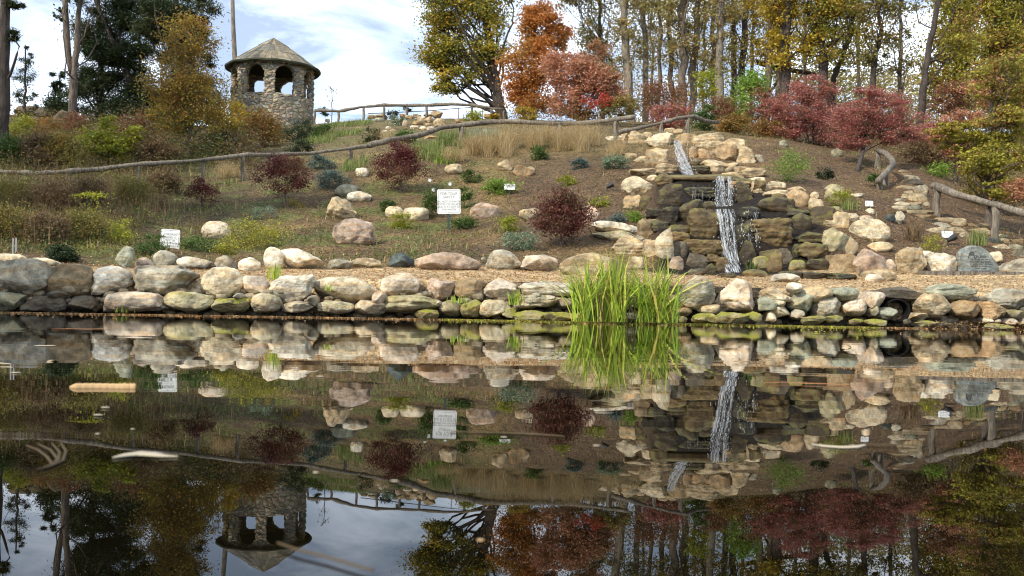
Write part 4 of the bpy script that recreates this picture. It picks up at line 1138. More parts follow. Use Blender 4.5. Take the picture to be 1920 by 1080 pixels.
# ================================================================== foliage
PAL = {
 'yellow': [(0.52, 0.36, 0.035), (0.42, 0.32, 0.04), (0.34, 0.29, 0.05), (0.50, 0.28, 0.03)],
 'oakgold': [(0.54, 0.39, 0.05), (0.38, 0.33, 0.055), (0.25, 0.26, 0.05), (0.18, 0.20, 0.045), (0.50, 0.31, 0.04), (0.31, 0.29, 0.06)],
 'olive': [(0.20, 0.18, 0.05), (0.28, 0.23, 0.06), (0.14, 0.14, 0.04), (0.30, 0.20, 0.05)],
 'woods': [(0.30, 0.26, 0.09), (0.38, 0.31, 0.10), (0.22, 0.21, 0.08), (0.34, 0.23, 0.08), (0.42, 0.34, 0.11)],
 'orange': [(0.52, 0.21, 0.055), (0.44, 0.18, 0.05), (0.56, 0.27, 0.07), (0.34, 0.19, 0.05)],
 'salmon': [(0.56, 0.27, 0.16), (0.50, 0.24, 0.14), (0.60, 0.32, 0.20), (0.44, 0.20, 0.12), (0.38, 0.24, 0.12)],
 'bronze': [(0.38, 0.27, 0.05), (0.28, 0.22, 0.05), (0.36, 0.19, 0.045), (0.21, 0.18, 0.05), (0.46, 0.34, 0.05), (0.32, 0.16, 0.05)],
 'redbush': [(0.42, 0.14, 0.12), (0.36, 0.14, 0.11), (0.47, 0.20, 0.16), (0.27, 0.14, 0.09), (0.50, 0.13, 0.13), (0.28, 0.19, 0.09)],
 'scarlet': [(0.50, 0.08, 0.055), (0.42, 0.09, 0.05)],
 'brownred': [(0.24, 0.09, 0.05), (0.20, 0.10, 0.05), (0.28, 0.12, 0.06), (0.18, 0.12, 0.05)],
 'rust': [(0.30, 0.15, 0.04), (0.24, 0.14, 0.04), (0.20, 0.16, 0.04), (0.36, 0.17, 0.04)],
 'brown': [(0.16, 0.10, 0.05), (0.20, 0.13, 0.065), (0.12, 0.08, 0.04), (0.24, 0.17, 0.09)],
 'burgundy': [(0.12, 0.025, 0.027), (0.10, 0.02, 0.022), (0.16, 0.045, 0.035), (0.19, 0.08, 0.055), (0.13, 0.07, 0.04)],
 'green': [(0.08, 0.13, 0.03), (0.11, 0.17, 0.04), (0.06, 0.10, 0.025)],
 'bright': [(0.20, 0.32, 0.05), (0.26, 0.36, 0.06), (0.15, 0.25, 0.04)],
 'yelgreen': [(0.38, 0.37, 0.04), (0.30, 0.33, 0.04), (0.22, 0.25, 0.04), (0.42, 0.36, 0.04)],
 'darkgreen': [(0.035, 0.055, 0.022), (0.05, 0.075, 0.03), (0.025, 0.04, 0.018)],
 'pine': [(0.04, 0.06, 0.028), (0.06, 0.085, 0.035), (0.03, 0.045, 0.02), (0.075, 0.08, 0.03)],
 'blue': [(0.10, 0.15, 0.13), (0.13, 0.19, 0.17), (0.07, 0.11, 0.09)],
 'sage': [(0.24, 0.30, 0.19), (0.18, 0.24, 0.14), (0.30, 0.34, 0.24)],
 'straw': [(0.50, 0.37, 0.19), (0.44, 0.32, 0.16), (0.38, 0.28, 0.13), (0.56, 0.44, 0.25)],
 'reed': [(0.34, 0.46, 0.05), (0.42, 0.52, 0.07), (0.24, 0.36, 0.05), (0.52, 0.54, 0.10), (0.18, 0.30, 0.04), (0.36, 0.46, 0.06), (0.50, 0.42, 0.12)],
 'flower': [(0.42, 0.38, 0.04), (0.28, 0.30, 0.05), (0.50, 0.42, 0.05), (0.18, 0.22, 0.05), (0.22, 0.18, 0.08)],
 'blade': [(0.14, 0.20, 0.05), (0.20, 0.25, 0.07), (0.28, 0.28, 0.10)],
 'maple': [(0.34, 0.31, 0.05), (0.26, 0.25, 0.045), (0.42, 0.36, 0.05), (0.32, 0.17, 0.06), (0.20, 0.19, 0.04)],
 'litter': [(0.46, 0.29, 0.13), (0.34, 0.18, 0.08), (0.54, 0.37, 0.18), (0.24, 0.12, 0.05), (0.42, 0.20, 0.06)],
}
def pick(pal, n, rng, P=None, jit=0.18):
    A = np.array(PAL[pal])
    if P is not None:   # neighbouring leaves tend to one tone
        q = (fbm(P, 1.3, 2, 31) * 0.5 + 0.5) * len(A) + rng.normal(size=n) * 0.9
        i = np.clip(q.astype(int), 0, len(A) - 1)
    else: i = rng.integers(0, len(A), n)
    return A[i] * (1 + rng.uniform(-jit, jit, (n, 1)))
def leaf_mesh(name, C, size, cols, rng, aspect=0.6, up=0.35):
    n = len(C)
    N = rng.normal(size=(n, 3)); N[:, 2] = np.abs(N[:, 2]) + up; N /= np.linalg.norm(N, axis=1)[:, None]
    A = np.cross(N, rng.normal(size=(n, 3))); A /= np.linalg.norm(A, axis=1)[:, None] + 1e-9
    B = np.cross(N, A)
    s = size * rng.uniform(0.65, 1.3, (n, 1))
    V = np.stack([C - A * s, C + B * s * aspect - A * s * 0.1 + N * s * 0.12, C + A * s, C - B * s * aspect - A * s * 0.1 + N * s * 0.12], 1).reshape(-1, 3)
    return mesh(name, V, np.arange(4 * n).reshape(n, 4), np.repeat(cols, 4, 0))
def limb(a, b, rng, n=6, sag=0.1):
    a, b = np.array(a), np.array(b); L = np.linalg.norm(b - a)
    t = np.linspace(0, 1, n)[:, None]
    P = a + (b - a) * t + rng.normal(size=(1, 3)) * L * sag * np.sin(t * math.pi) + rng.normal(size=(n, 3)) * L * 0.02 * (t > 0)
    return P
def plant(name, cat, label, trunk, rt, boxes, pal, leaf, per, seed=1, bark=None, group=None, twig=0.35, parts=('trunk', 'crown'), aspect=0.6, up=0.35, clump=0.13, fine=True, gap=0.0, stems=1, leafmat=None, flatc=1.0):
    """A woody plant. trunk: (photo x, photo row, distance) from the foot up; boxes: (x0, y0, x1, y1, distance, depth factor, clumps)
    giving the ellipsoids of its crown; leaf: half length in metres; per: leaves in a clump."""
    rng = np.random.default_rng(seed)
    T = np.array([at(*p)[:] for p in trunk])
    zb = height(T[0, 0], T[0, 1])[0]
    T[0, 2] = zb - 0.1
    org = np.array([T[0, 0], T[0, 1], zb])
    root = empty(name, org); tag(root, label, cat, group)
    # smooth trunk
    tt = np.linspace(0, len(T) - 1, max(8, len(T) * 4)); Ts = np.stack([np.interp(tt, range(len(T)), T[:, k]) for k in range(3)], 1)
    H = np.linalg.norm(T[-1] - T[0]) + 1e-6
    Ts[1:] += (rng.normal(size=(len(Ts) - 1, 3)) * np.array([1, 1, 0.2])) * H * 0.004
    s = np.linspace(0, 1, len(Ts)); r_ = rt * (1 - 0.55 * s); r_[0] *= 1.35
    mb = MB()
    mb.tube(Ts - org, r_, 9 if rt > 0.08 else 6, 0.08)
    cl, clr = [], []
    for (x0, y0, x1, y1, D_, dep, k) in boxes:
        c = np.array(at((x0 + x1) / 2, (y0 + y1) / 2, D_)); R = np.array([(x1 - x0) / 2 / F * D_, (x1 - x0) / 2 / F * D_ * dep, (y1 - y0) / 2 / F * D_])
        q = rng.normal(size=(k * 3, 3)); q /= np.linalg.norm(q, axis=1)[:, None]; q *= rng.uniform(0.15, 1, (k * 3, 1)) ** 0.45 * 0.92
        if gap: q = q[vnoise(q, 2.3, seed) > gap - 0.6 * rng.random(len(q))]
        q = q[:k]
        cl.append(c + q * R); clr.append(np.full(len(q), min(R[0], R[2]) * clump * 2 + 0.02))
    cl = np.concatenate(cl); clr = np.concatenate(clr)
    # limbs towards clumps
    order = rng.permutation(len(cl))
    mains = []
    for i in order:
        tgt = cl[i]
        if len(mains) < max(4, len(cl) // 7):
            hz = np.clip((tgt[2] - T[0, 2]) * rng.uniform(0.4, 0.8) / max(1e-6, (T[-1, 2] - T[0, 2])), 0.16 if stems == 1 else 0.0, 1)
            j = int(hz * (len(Ts) - 1)); a = Ts[j]
            if stems > 1: a = Ts[0] + np.array([rng.normal() * rt * 3, rng.normal() * rt * 3, 0.1])
            P = limb(a, tgt, rng, 7, 0.12); rr0 = max(r_[j] * 0.3, rt * 0.1)
            mb.tube(P - org, np.linspace(rr0, rr0 * 0.2, 7), 6 if rt > 0.08 else 5, cap=False); mains.append((P, rr0))
        elif fine:
            best = min(mains, key=lambda m: np.linalg.norm(m[0] - tgt, axis=1).min()); P0, rr0 = best
            j = int(np.argmin(np.linalg.norm(P0 - tgt, axis=1))); j = max(1, min(j, 5))
            P = limb(P0[j], tgt, rng, 5, 0.1); ra = rr0 * 0.42
            mb.tube(P - org, np.linspace(ra, ra * 0.3, 5), 4, cap=False)
            for _ in range(2):
                e = tgt + rng.normal(size=3) * clr[i] * 0.9
                mb.tube(limb(P[2], e, rng, 3, 0.05) - org, np.linspace(ra * 0.45, ra * 0.15, 3), 3, cap=False)
    mb.build(parts[0], bark or M_BARK, root, True)
    if per:
        n = len(cl) * per
        off = np.clip(rng.normal(size=(n, 3)), -1.7, 1.7) * np.repeat(clr, per)[:, None] * np.array([1, 1, 0.62 * flatc]) * (0.5 + 1.0 * np.repeat(rng.random(len(cl)), per)[:, None]) * (0.6 + 0.9 * rng.random((n, 1)) ** 2)
        C = np.repeat(cl, per, 0) + off
        link(parts[1], leaf_mesh(parts[1], C - org, leaf, pick(pal, n, rng, C * (1.4 if leaf < 0.05 else 0.55)), rng, aspect, up), root, mats=leafmat or M_LEAF)
    return root
def base_row(px, D_):
    X = (px - CX) / F * D_
    return float(proj(X, D_, height(X, D_)[0])[1])
def P0(px, D_): return (px, base_row(px, D_), D_)
# ------------------------------------------------------------------ left side
plant('pine_tree', 'pine tree', 'thick dark trunk of a big pine at the left end of the hill', [P0(6, 27), (8, 120, 27), (10, -60, 27), (11, -160, 27)], 0.19, [(-60, -260, 110, -60, 27, 1, 30), (18, 55, 38, 78, 27, 1, 3), (20, -5, 44, 20, 27, 1, 4)], 'pine', 0.09, 260, 2, M_BARKD, 'pine trees on the left ridge', aspect=0.12)
plant('pine_tree', 'pine tree', 'small airy young pine against the sky right of the thick trunk', [P0(46, 48), (47, 150, 48), (48, 85, 48)], 0.07, [(22, 165, 85, 200, 48, 1, 16), (26, 125, 68, 165, 48, 1, 13), (34, 95, 62, 130, 48, 1, 9), (44, 82, 52, 100, 48, 1, 3)], 'pine', 0.085, 60, 3, M_BARKD, 'pine trees on the left ridge', aspect=0.16, clump=0.12)
r_ = plant('forked_tree', 'tree', 'tall tree with a pale forked trunk against the sky', [P0(136, 42), (137, 160, 42), (139, 135, 42), (146, 60, 42), (152, -40, 42)], 0.2, [(95, -60, 210, 20, 42, 1, 16), (98, 5, 125, 60, 42, 1, 5)], 'darkgreen', 0.07, 60, 4, M_BARK)
F0 = [at(137, 140, 42), at(128, 105, 42), at(124, 40, 42), at(120, -40, 42)]
mb = MB(); mb.tube(np.array([p[:] for p in F0]) - np.array(r_.location), [0.15, 0.14, 0.12, 0.1], 9, 0.08); mb.build('trunk_fork', M_BARK, r_, True)
for (nm, lab, tr, bx, pal, sd, per, rt) in [
    ('evergreen_tree', 'dark evergreen behind the forked trunk', [P0(190, 45), (188, 100, 45), (180, -60, 45)], [(140, 10, 250, 120, 45, 0.9, 34), (130, 110, 270, 235, 45, 0.7, 46), (150, -90, 240, 20, 45, 0.9, 16)], 'pine', 5, 330, 0.16),
    ('evergreen_tree', 'dark leaning evergreen between the forked trunk and the orange tree', [P0(262, 44), (238, 130, 44), (205, 60, 44), (170, -20, 44)], [(200, 60, 290, 150, 44, 0.9, 26), (215, 140, 310, 235, 44, 0.7, 34), (240, -10, 310, 50, 44, 0.9, 12), (205, -40, 290, 70, 44, 0.9, 34), (150, 60, 215, 160, 44, 0.9, 22)], 'darkgreen', 6, 300, 0.15),
    ('evergreen_tree', 'tall pine with drooping boughs above the orange tree', [P0(330, 40), (332, 60, 40), (334, -120, 40)], [(250, -80, 330, 30, 40, 0.8, 15), (300, -20, 410, 60, 40, 0.8, 20), (330, 40, 400, 100, 40, 0.8, 8), (270, -10, 335, 60, 40, 0.8, 16), (300, 30, 390, 90, 40, 0.8, 20), (255, 20, 330, 90, 40, 0.8, 18)], 'pine', 7, 300, 0.16),
    ('evergreen_tree', 'dark evergreen standing directly behind the orange tree', [P0(352, 46), (350, 120, 46), (352, 20, 46)], [(285, 70, 400, 150, 46, 0.7, 36), (280, 130, 415, 235, 46, 0.7, 50), (320, 20, 390, 90, 46, 0.7, 14)], 'darkgreen', 17, 260, 0.14),
    ('evergreen_tree', 'small dark evergreen between the young pine and the forked trunk', [P0(112, 46), (112, 180, 46), (112, 140, 46)], [(88, 165, 150, 235, 46, 0.8, 26), (95, 120, 125, 180, 46, 0.8, 9)], 'darkgreen', 18, 160, 0.07)]:
    plant(nm, 'evergreen tree', lab, tr, rt, bx, pal, 0.095, per, sd, M_BARKD, 'evergreens on the left ridge', aspect=0.22, clump=0.11)
plant('autumn_tree', 'tree', 'orange and yellow small tree left of the gazebo', [P0(356, 30), (355, 230, 30), (352, 120, 30), (354, 40, 30)], 0.07, [(300, 25, 410, 130, 30, 0.8, 55), (262, 95, 400, 215, 30, 0.8, 80), (320, 130, 440, 240, 30, 0.8, 60), (275, 190, 380, 258, 30, 0.8, 26)], 'bronze', 0.036, 95, 8, M_BARK, clump=0.12, gap=0.0)
plant('shrub', 'shrub', 'bright yellow bush at the foot of the orange tree', [P0(318, 31), (316, 215, 31)], 0.03, [(280, 195, 345, 245, 31, 0.8, 26)], 'yellow', 0.04, 95, 9, parts=('stems', 'foliage'), stems=5)
plant('shrub', 'shrub', 'yellow-orange bush hiding the foot of the gazebo', [P0(418, 33), (418, 225, 33)], 0.03, [(378, 185, 465, 252, 33, 0.8, 44)], 'yellow', 0.042, 85, 10, parts=('stems', 'foliage'), stems=6)
plant('shrub', 'shrub', 'rusty brown bush under the gazebo wall', [P0(492, 34), (492, 230, 34)], 0.03, [(452, 200, 532, 285, 34, 0.8, 55)], 'rust', 0.036, 90, 11, parts=('stems', 'foliage'), stems=7)
plant('juniper_bush', 'shrub', 'dark green juniper right of the rusty bush below the gazebo', [P0(560, 36), (560, 240, 36)], 0.03, [(515, 222, 612, 282, 36, 0.8, 50)], 'darkgreen', 0.045, 90, 12, parts=('stems', 'foliage'), stems=7, aspect=0.3)
plant('shrub', 'shrub', 'yellow-green bush with long arching shoots left of the orange tree', [P0(202, 26.5), (203, 240, 26.5)], 0.03, [(140, 240, 262, 308, 26.5, 0.8, 70), (190, 212, 222, 250, 26.5, 0.8, 7), (238, 234, 272, 262, 26.5, 0.8, 6)], 'yelgreen', 0.036, 95, 13, parts=('stems', 'foliage'), stems=9, clump=0.1)
for i, (x0, y0, x1, y1, D_, pal, lab) in enumerate([
    (18, 215, 62, 260, 32, 'yelgreen', 'yellow-green bush beside the thick pine trunk'),
    (60, 215, 120, 275, 34, 'rust', 'rusty bush below the skyline outcrop'),
    (118, 212, 165, 262, 34, 'brownred', 'reddish brown brush left of the arching yellow bush'),
    (220, 205, 300, 285, 31, 'brownred', 'reddish brown thicket right of the arching yellow bush'),
    (-20, 250, 50, 320, 25, 'green', 'dark green bush behind the rail at the left end'),
    (38, 250, 112, 318, 25, 'brown', 'dry brown bush behind the left end of the rail'),
    (90, 245, 155, 315, 25, 'olive', 'olive bush left of the arching yellow bush'),
    (245, 255, 340, 310, 27, 'brown', 'dry brown bush behind the rail under the orange tree'),
    (380, 245, 460, 288, 31.5, 'darkgreen', 'dark low bush right of the orange tree trunk'),
    (-40, 330, 70, 400, 19.5, 'olive', 'olive brush under the left end of the rail'),
    (55, 335, 145, 410, 19.5, 'brown', 'brown brush below the rail, second from the picture edge'),
    (-30, 385, 60, 455, 17.6, 'olive', 'olive-yellow brush at the left edge above the boulders'),
    (45, 400, 135, 460, 17.6, 'brown', 'brown weedy clump above the left boulders'),
    (125, 330, 215, 400, 20.5, 'brown', 'tangled brown brush around the second rail post'),
    (205, 330, 290, 392, 21, 'olive', 'olive brush below the middle of the left rail'),
    (110, 395, 205, 455, 18, 'olive', 'olive clump around the tall yellow-topped weed'),
    (270, 320, 345, 365, 23, 'brown', 'dry brush left of the small red shrub'),
    (85, 462, 150, 495, 14.6, 'darkgreen', 'dark low clump behind the leftmost boulders')]):
    k = int(16 + (x1 - x0) * (y1 - y0) / 85); D_ = D_ - 0.3 if D_ > 24 else hit((x0 + x1) / 2, y1 - 4).y
    plant('brush', 'bush', lab, [((x0 + x1) / 2, y1 - 2, D_), ((x0 + x1) / 2, (y0 + y1) / 2, D_)], 0.02, [(x0, y0, x1, y1, D_, 0.7, k)], pal, 0.032 if D_ > 22 else 0.022, 75, 30 + i, group='brush on the left slope', parts=('stems', 'foliage'), stems=7, clump=0.14, aspect=0.4)
# ------------------------------------------------------------------ burgundy bushes and other shrubs of the slope
for i, (x0, y0, x1, y1, bx, by, k, lab) in enumerate([
    (474, 284, 592, 372, 536, 388, 60, 'burgundy shrub crossing the rail fence, on a bare stem'),
    (700, 266, 806, 360, 752, 360, 75, 'burgundy bush in the middle of the hillside above the cream boulders'),
    (1000, 356, 1110, 460, 1052, 461, 85, 'burgundy bush right behind the reeds'),
    (342, 334, 418, 392, 378, 393, 26, 'sparse small wine-red shrub below the left rail')]):
    q = hit(bx, by)
    plant('burgundy_bush', 'bush', lab, [(bx, by, q.y), (bx, by - 25, q.y)], 0.03, [(x0, y0 + (y1 - y0) * 0.12, x1, y1 - (y1 - y0) * 0.1, q.y, 0.85, k), (x0 + (x1 - x0) * 0.22, y0 - 3, x1 - (x1 - x0) * 0.22, (y0 + y1) / 2, q.y, 0.85, k // 3)], 'burgundy', 0.027, 85 if i < 3 else 50, 60 + i, group='burgundy bushes', parts=('stems', 'foliage'), stems=7, clump=0.13, aspect=0.42)
small = [
 (585, 232, 622, 262, 'green', 'green leafy clump at the right foot of the gazebo', 0.3, 14), (540, 262, 590, 292, 'darkgreen', 'dark low evergreen in front of the gazebo juniper', 0.3, 18),
    (594, 316, 657, 356, 'blue', 'blue-green dwarf conifer left of the white stone', 0.3, 26), (572, 291, 626, 320, 'blue', 'upper blue-green dwarf conifer just under the rail', 0.3, 20),
    (730, 396, 770, 430, 'yelgreen', 'dwarf conifer in front of the two cream boulders', 0.22, 14), (937, 401, 979, 436, 'yelgreen', 'golden-tipped dwarf conifer right of the pinkish boulder', 0.22, 15),
    (864, 317, 903, 344, 'green', 'small green conifer below the tan rocks', 0.3, 12), (991, 271, 1028, 302, 'green', 'cup-shaped green shrub in front of the straw-coloured grass', 0.25, 13),
    (1042, 326, 1080, 350, 'yelgreen', 'small yellow-green conifer above the reed-side burgundy bush', 0.22, 11), (1065, 297, 1105, 318, 'blue', 'low blue-grey cushion plant on the mulch', 0.35, 12),
    (1124, 291, 1182, 318, 'sage', 'silvery cushion plant near the waterfall rim', 0.4, 18), (1108, 369, 1148, 389, 'yelgreen', 'low yellow-green mat plant on the mulch', 0.4, 9),
    (1132, 400, 1172, 420, 'blue', 'low blue-green plant behind the white flat-topped boulder', 0.35, 10), (1175, 392, 1206, 418, 'bright', 'bright green plant at the waterfall foot', 0.4, 10),
    (938, 434, 1012, 472, 'sage', 'sage-green mat behind the squared pinkish boulder', 0.4, 26), (903, 333, 978, 366, 'bright', 'bright green mat around the small plant label', 0.4, 24),
    (846, 400, 892, 430, 'green', 'dark green perennial right of the safety sign post', 0.4, 14), (792, 352, 826, 410, 'green', 'leafy perennial behind the safety sign, left', 0.4, 20), (860, 348, 882, 392, 'green', 'leafy perennial behind the safety sign, right', 0.4, 12),
    (708, 374, 745, 396, 'green', 'grey-green clump above the cream boulder', 0.4, 9), (1525, 316, 1563, 338, 'darkgreen', 'small dark green shrub above the right rim', 0.35, 10),
    (1448, 275, 1516, 345, 'bright', 'loose twiggy green bush on the bank right of the upper fall', 0.3, 24), (1555, 355, 1610, 392, 'yelgreen', 'yellowish low plant by the lichen boulder', 0.35, 12),
    (1725, 440, 1765, 480, 'yelgreen', 'thin yellow-green weed left of the plant label by the stairs', 0.3, 9), (1695, 240, 1745, 262, 'bright', 'green tuft under the leaning trunk', 0.35, 10),
    (1630, 325, 1650, 352, 'green', 'green undergrowth left of the crooked handrail', 0.4, 8), (1740, 300, 1785, 335, 'bright', 'green undergrowth beyond the top of the stairway', 0.4, 12),
    (730, 216, 762, 238, 'sage', 'sage cushion in the crest rock garden', 0.4, 8), (728, 205, 745, 222, 'darkgreen', 'tiny dark conifer on the crest', 0.3, 6), (757, 196, 770, 218, 'darkgreen', 'tiny pointed conifer at a crest fence post', 0.3, 5), (682, 238, 712, 268, 'darkgreen', 'dark green conifer in the crest grass', 0.3, 10),
    (868, 208, 905, 238, 'yelgreen', 'yellow-green leafy plant beside the crest spillway', 0.35, 13), (916, 214, 935, 226, 'yellow', 'yellow plant under the skyline fence', 0.35, 6),
    (735, 245, 790, 268, 'green', 'low green mat below the crest rubble', 0.4, 14), (604, 200, 616, 222, 'green', 'tiny green plant on the skyline by the gazebo', 0.3, 4)]
for i, (x0, y0, x1, y1, pal, lab, asp, k) in enumerate(small):
    q = hit((x0 + x1) / 2, y1 - 2); D_ = q.y
    sz = 0.0105 * D_ / 11 if asp > 0.25 else 0.012 * D_ / 11
    plant('small_shrub', 'plant', lab, [((x0 + x1) / 2, y1, D_), ((x0 + x1) / 2, y1 - (y1 - y0) * 0.3, D_)], 0.012, [(x0, y0, x1, y1 + 2, D_, 0.8, k)], pal, sz * (1.5 if asp >= 0.3 else 1.6), 75, 100 + i, parts=('stems', 'foliage'), stems=5, clump=0.16, aspect=asp, up=0.6)
for i, (x0, y0, x1, y1, lab, k) in enumerate([(428, 405, 535, 478, 'big patch of yellow flowers above the white block', 60), (405, 436, 450, 492, 'yellow-flowered clump behind the pale grey-white stone', 22), (470, 385, 525, 420, 'grey-green and yellow clump at the top of the flower patch', 20), (538, 372, 575, 400, 'small yellow-flowered tuft under the burgundy shrub', 8), (345, 352, 372, 378, 'green weed left of the pink-cream boulder', 6), (205, 395, 262, 470, 'yellow-green weedy clump left of the children sign', 22), (262, 432, 312, 492, 'green weeds around the children sign', 22), (345, 440, 420, 486, 'grass-green weeds right of the children sign', 26)]):
    D_ = hit((x0 + x1) / 2, y1 - 6).y
    plant('flower_clump', 'flowers', lab, [((x0 + x1) / 2, y1, D_), ((x0 + x1) / 2, y1 - 10, D_)], 0.01, [(x0, y0, x1, y1, D_ + 0.6, 1.6, k)], ['flower', 'flower', 'sage', 'yellow', 'green', 'yelgreen', 'green', 'green'][i], 0.018, 80, 150 + i, parts=('stems', 'foliage'), stems=6, clump=0.12, aspect=0.5)
# white daisies
for i, (x, y) in enumerate(((805, 338), (843, 345), (812, 356))):
    q = hit(x, y + 40); c = at(x, y, q.y); root = empty('daisy', q); tag(root, ['white daisy nearest the burgundy bush', 'white daisy above the safety sign', 'lowest of the three white daisies left of the safety sign'][i], 'flower', 'white daisies')
    h_ = c.z - q.z; mb = MB(); mb.tube([(0, 0, 0), (0.02, 0, h_ * 0.5), (0, 0, h_)], 0.004, 5); mb.build('stem', M_POST, root)
    mb = MB()
    for k in range(12):
        a = k * math.pi / 6; ca, sa = math.cos(a), math.sin(a); mb.add([(0, -0.005, h_), (0.028 * ca - 0.009 * sa, -0.014, h_ + 0.028 * sa + 0.009 * ca), (0.05 * ca, -0.01, h_ + 0.05 * sa), (0.028 * ca + 0.009 * sa, -0.014, h_ + 0.028 * sa - 0.009 * ca)], [(0, 1, 2, 3)])
    mb.build('petals', M_WHITE, root)
# ------------------------------------------------------------------ blades: reeds and grasses
def blades(name, label, cat, B, H, width, pal, seed, lean=0.35, kind=None, group=None, curve=1.0, fan=False):
    rng = np.random.default_rng(seed); n = len(B)
    az = rng.uniform(0, 2 * math.pi, n); ln = np.abs(rng.normal(size=n)) * lean; d = np.stack([np.cos(az), np.sin(az) * 0.7, az * 0], 1)
    if fan: az = np.where(rng.random(n) < 0.5, 0, math.pi) + rng.normal(size=n) * 0.55; d = np.stack([np.cos(az), np.sin(az) * 0.5, az * 0], 1)
    side = np.stack([np.cos(az + rng.normal(size=n) * 0.8 + 1.57), np.sin(az + 1.57), az * 0], 1)
    side[:, 0] = np.where(np.abs(side[:, 0]) < 0.5, 0.6, side[:, 0])
    K = 6; V = np.zeros((n, K, 2, 3)); t = np.linspace(0, 1, K)
    H = H * rng.uniform(0.55, 1.0, n); W = width * rng.uniform(0.6, 1.2, n)
    for k in range(K):
        pos = B + d * (ln * H * (0.35 * t[k] + 0.65 * t[k] ** 2.2 * curve))[:, None]; pos[:, 2] += H * t[k] * (1 - 0.35 * np.minimum(ln, 1.2) * t[k] ** 2 * curve)
        w = W * (1 - t[k] ** 2.5) * (0.75 + 0.5 * math.sin(t[k] * math.pi)) + width * 0.04
        V[:, k, 0] = pos - side * w[:, None] / 2; V[:, k, 1] = pos + side * w[:, None] / 2
    idx = (np.arange(n)[:, None] * K * 2 + (np.arange(K - 1) * 2)[None, :]).reshape(-1)
    Fc = np.stack([idx, idx + 1, idx + 3, idx + 2], 1)
    cols = pick(pal, n, rng); cc = np.repeat(cols, K * 2, 0)
    org = B.mean(0)
    o = link(name, mesh(name, V.reshape(-1, 3) - org, Fc, cc, True), None, org, M_BLADE)
    return tag(o, label, cat, group, kind)
rng = np.random.default_rng(77)
def reed_base(cx, spread, n, D_=11.35):
    B = np.stack([at(cx, 583, D_).x + rng.normal(size=n) * spread / F * D_, D_ + rng.normal(size=n) * 0.1, np.full(n, 0.02)], 1); return B
for i, (cx, sp, n, hgt, lab) in enumerate([(1098, 12, 85, 0.92, 'upright clump of lime-green reeds, leftmost of the stand'), (1150, 13, 130, 0.96, 'dense clump of lime-green reeds in the middle of the stand'), (1222, 13, 125, 0.94, 'spreading clump of reeds at the right of the stand'), (1252, 9, 50, 0.62, 'short outer clump of reeds by the smooth grey boulder')]):
    B = reed_base(cx, sp, n)
    blades('reed_clump', lab, 'reeds', B, np.full(n, hgt), 0.021, 'reed', 200 + i, [0.5, 0.42, 0.7, 0.9][i], group='reeds at the waterline', fan=True)
q = np.array(hit(513, 524)); q[2] -= 0.02
blades('grass_tuft', 'bright green grass tuft standing in front of the big white block', 'grass tuft', q + rng.normal(size=(26, 3)) * [0.05, 0.05, 0], np.full(26, 0.28), 0.015, 'reed', 210, 0.25)
for i, (x, y, hh, n, lab) in enumerate([(968, 572, 0.26, 30, 'thin green grass growing from the wall left of the reeds'), (858, 568, 0.12, 24, 'short grass tuft between two boulders of the wall'), (232, 586, 0.10, 16, 'little green sprig at the waterline below the long jagged boulder'), (1590, 395, 0.35, 40, 'spiky dark tuft beside the small flat white stone'), (1836, 461, 0.42, 70, 'spiky green tuft right behind the inscribed stone'), (1714, 452, 0.5, 80, 'tall brownish tuft left of the stairs plant label'), (1412, 508, 0.25, 20, 'green weeds beside the lowest fall'), (622, 545, 0.1, 12, 'little green sprig on the chips')]):
    D_ = wall_front(x) - 0.02 if y > 540 else hit(x, y).y; B = np.array(at(x, y, D_)) + rng.normal(size=(n, 3)) * [0.05 if hh < 0.3 else 0.09, 0.05, 0]
    blades('grass_tuft', lab, 'grass tuft', B, np.full(n, hh), 0.012, ['reed', 'reed', 'reed', 'blade', 'blade', 'brown', 'green', 'reed'][i], 220 + i, 0.4, group='grass tufts')
def band(name, label, boxes, hgt, width, pal, seed, lean=0.35, kind=None, dens=1.0, cat='ornamental grass'):
    B = []
    for (x0, y0, x1, y1) in boxes:
        n = int((x1 - x0) * (y1 - y0) * dens * 0.16) + 8; pts = hits(rng.uniform(x0, x1, n), rng.uniform(y0, y1, n)); B.append(pts)
    B = np.concatenate(B); return blades(name, label, cat, B, np.full(len(B), hgt), width, pal, seed, lean, kind)
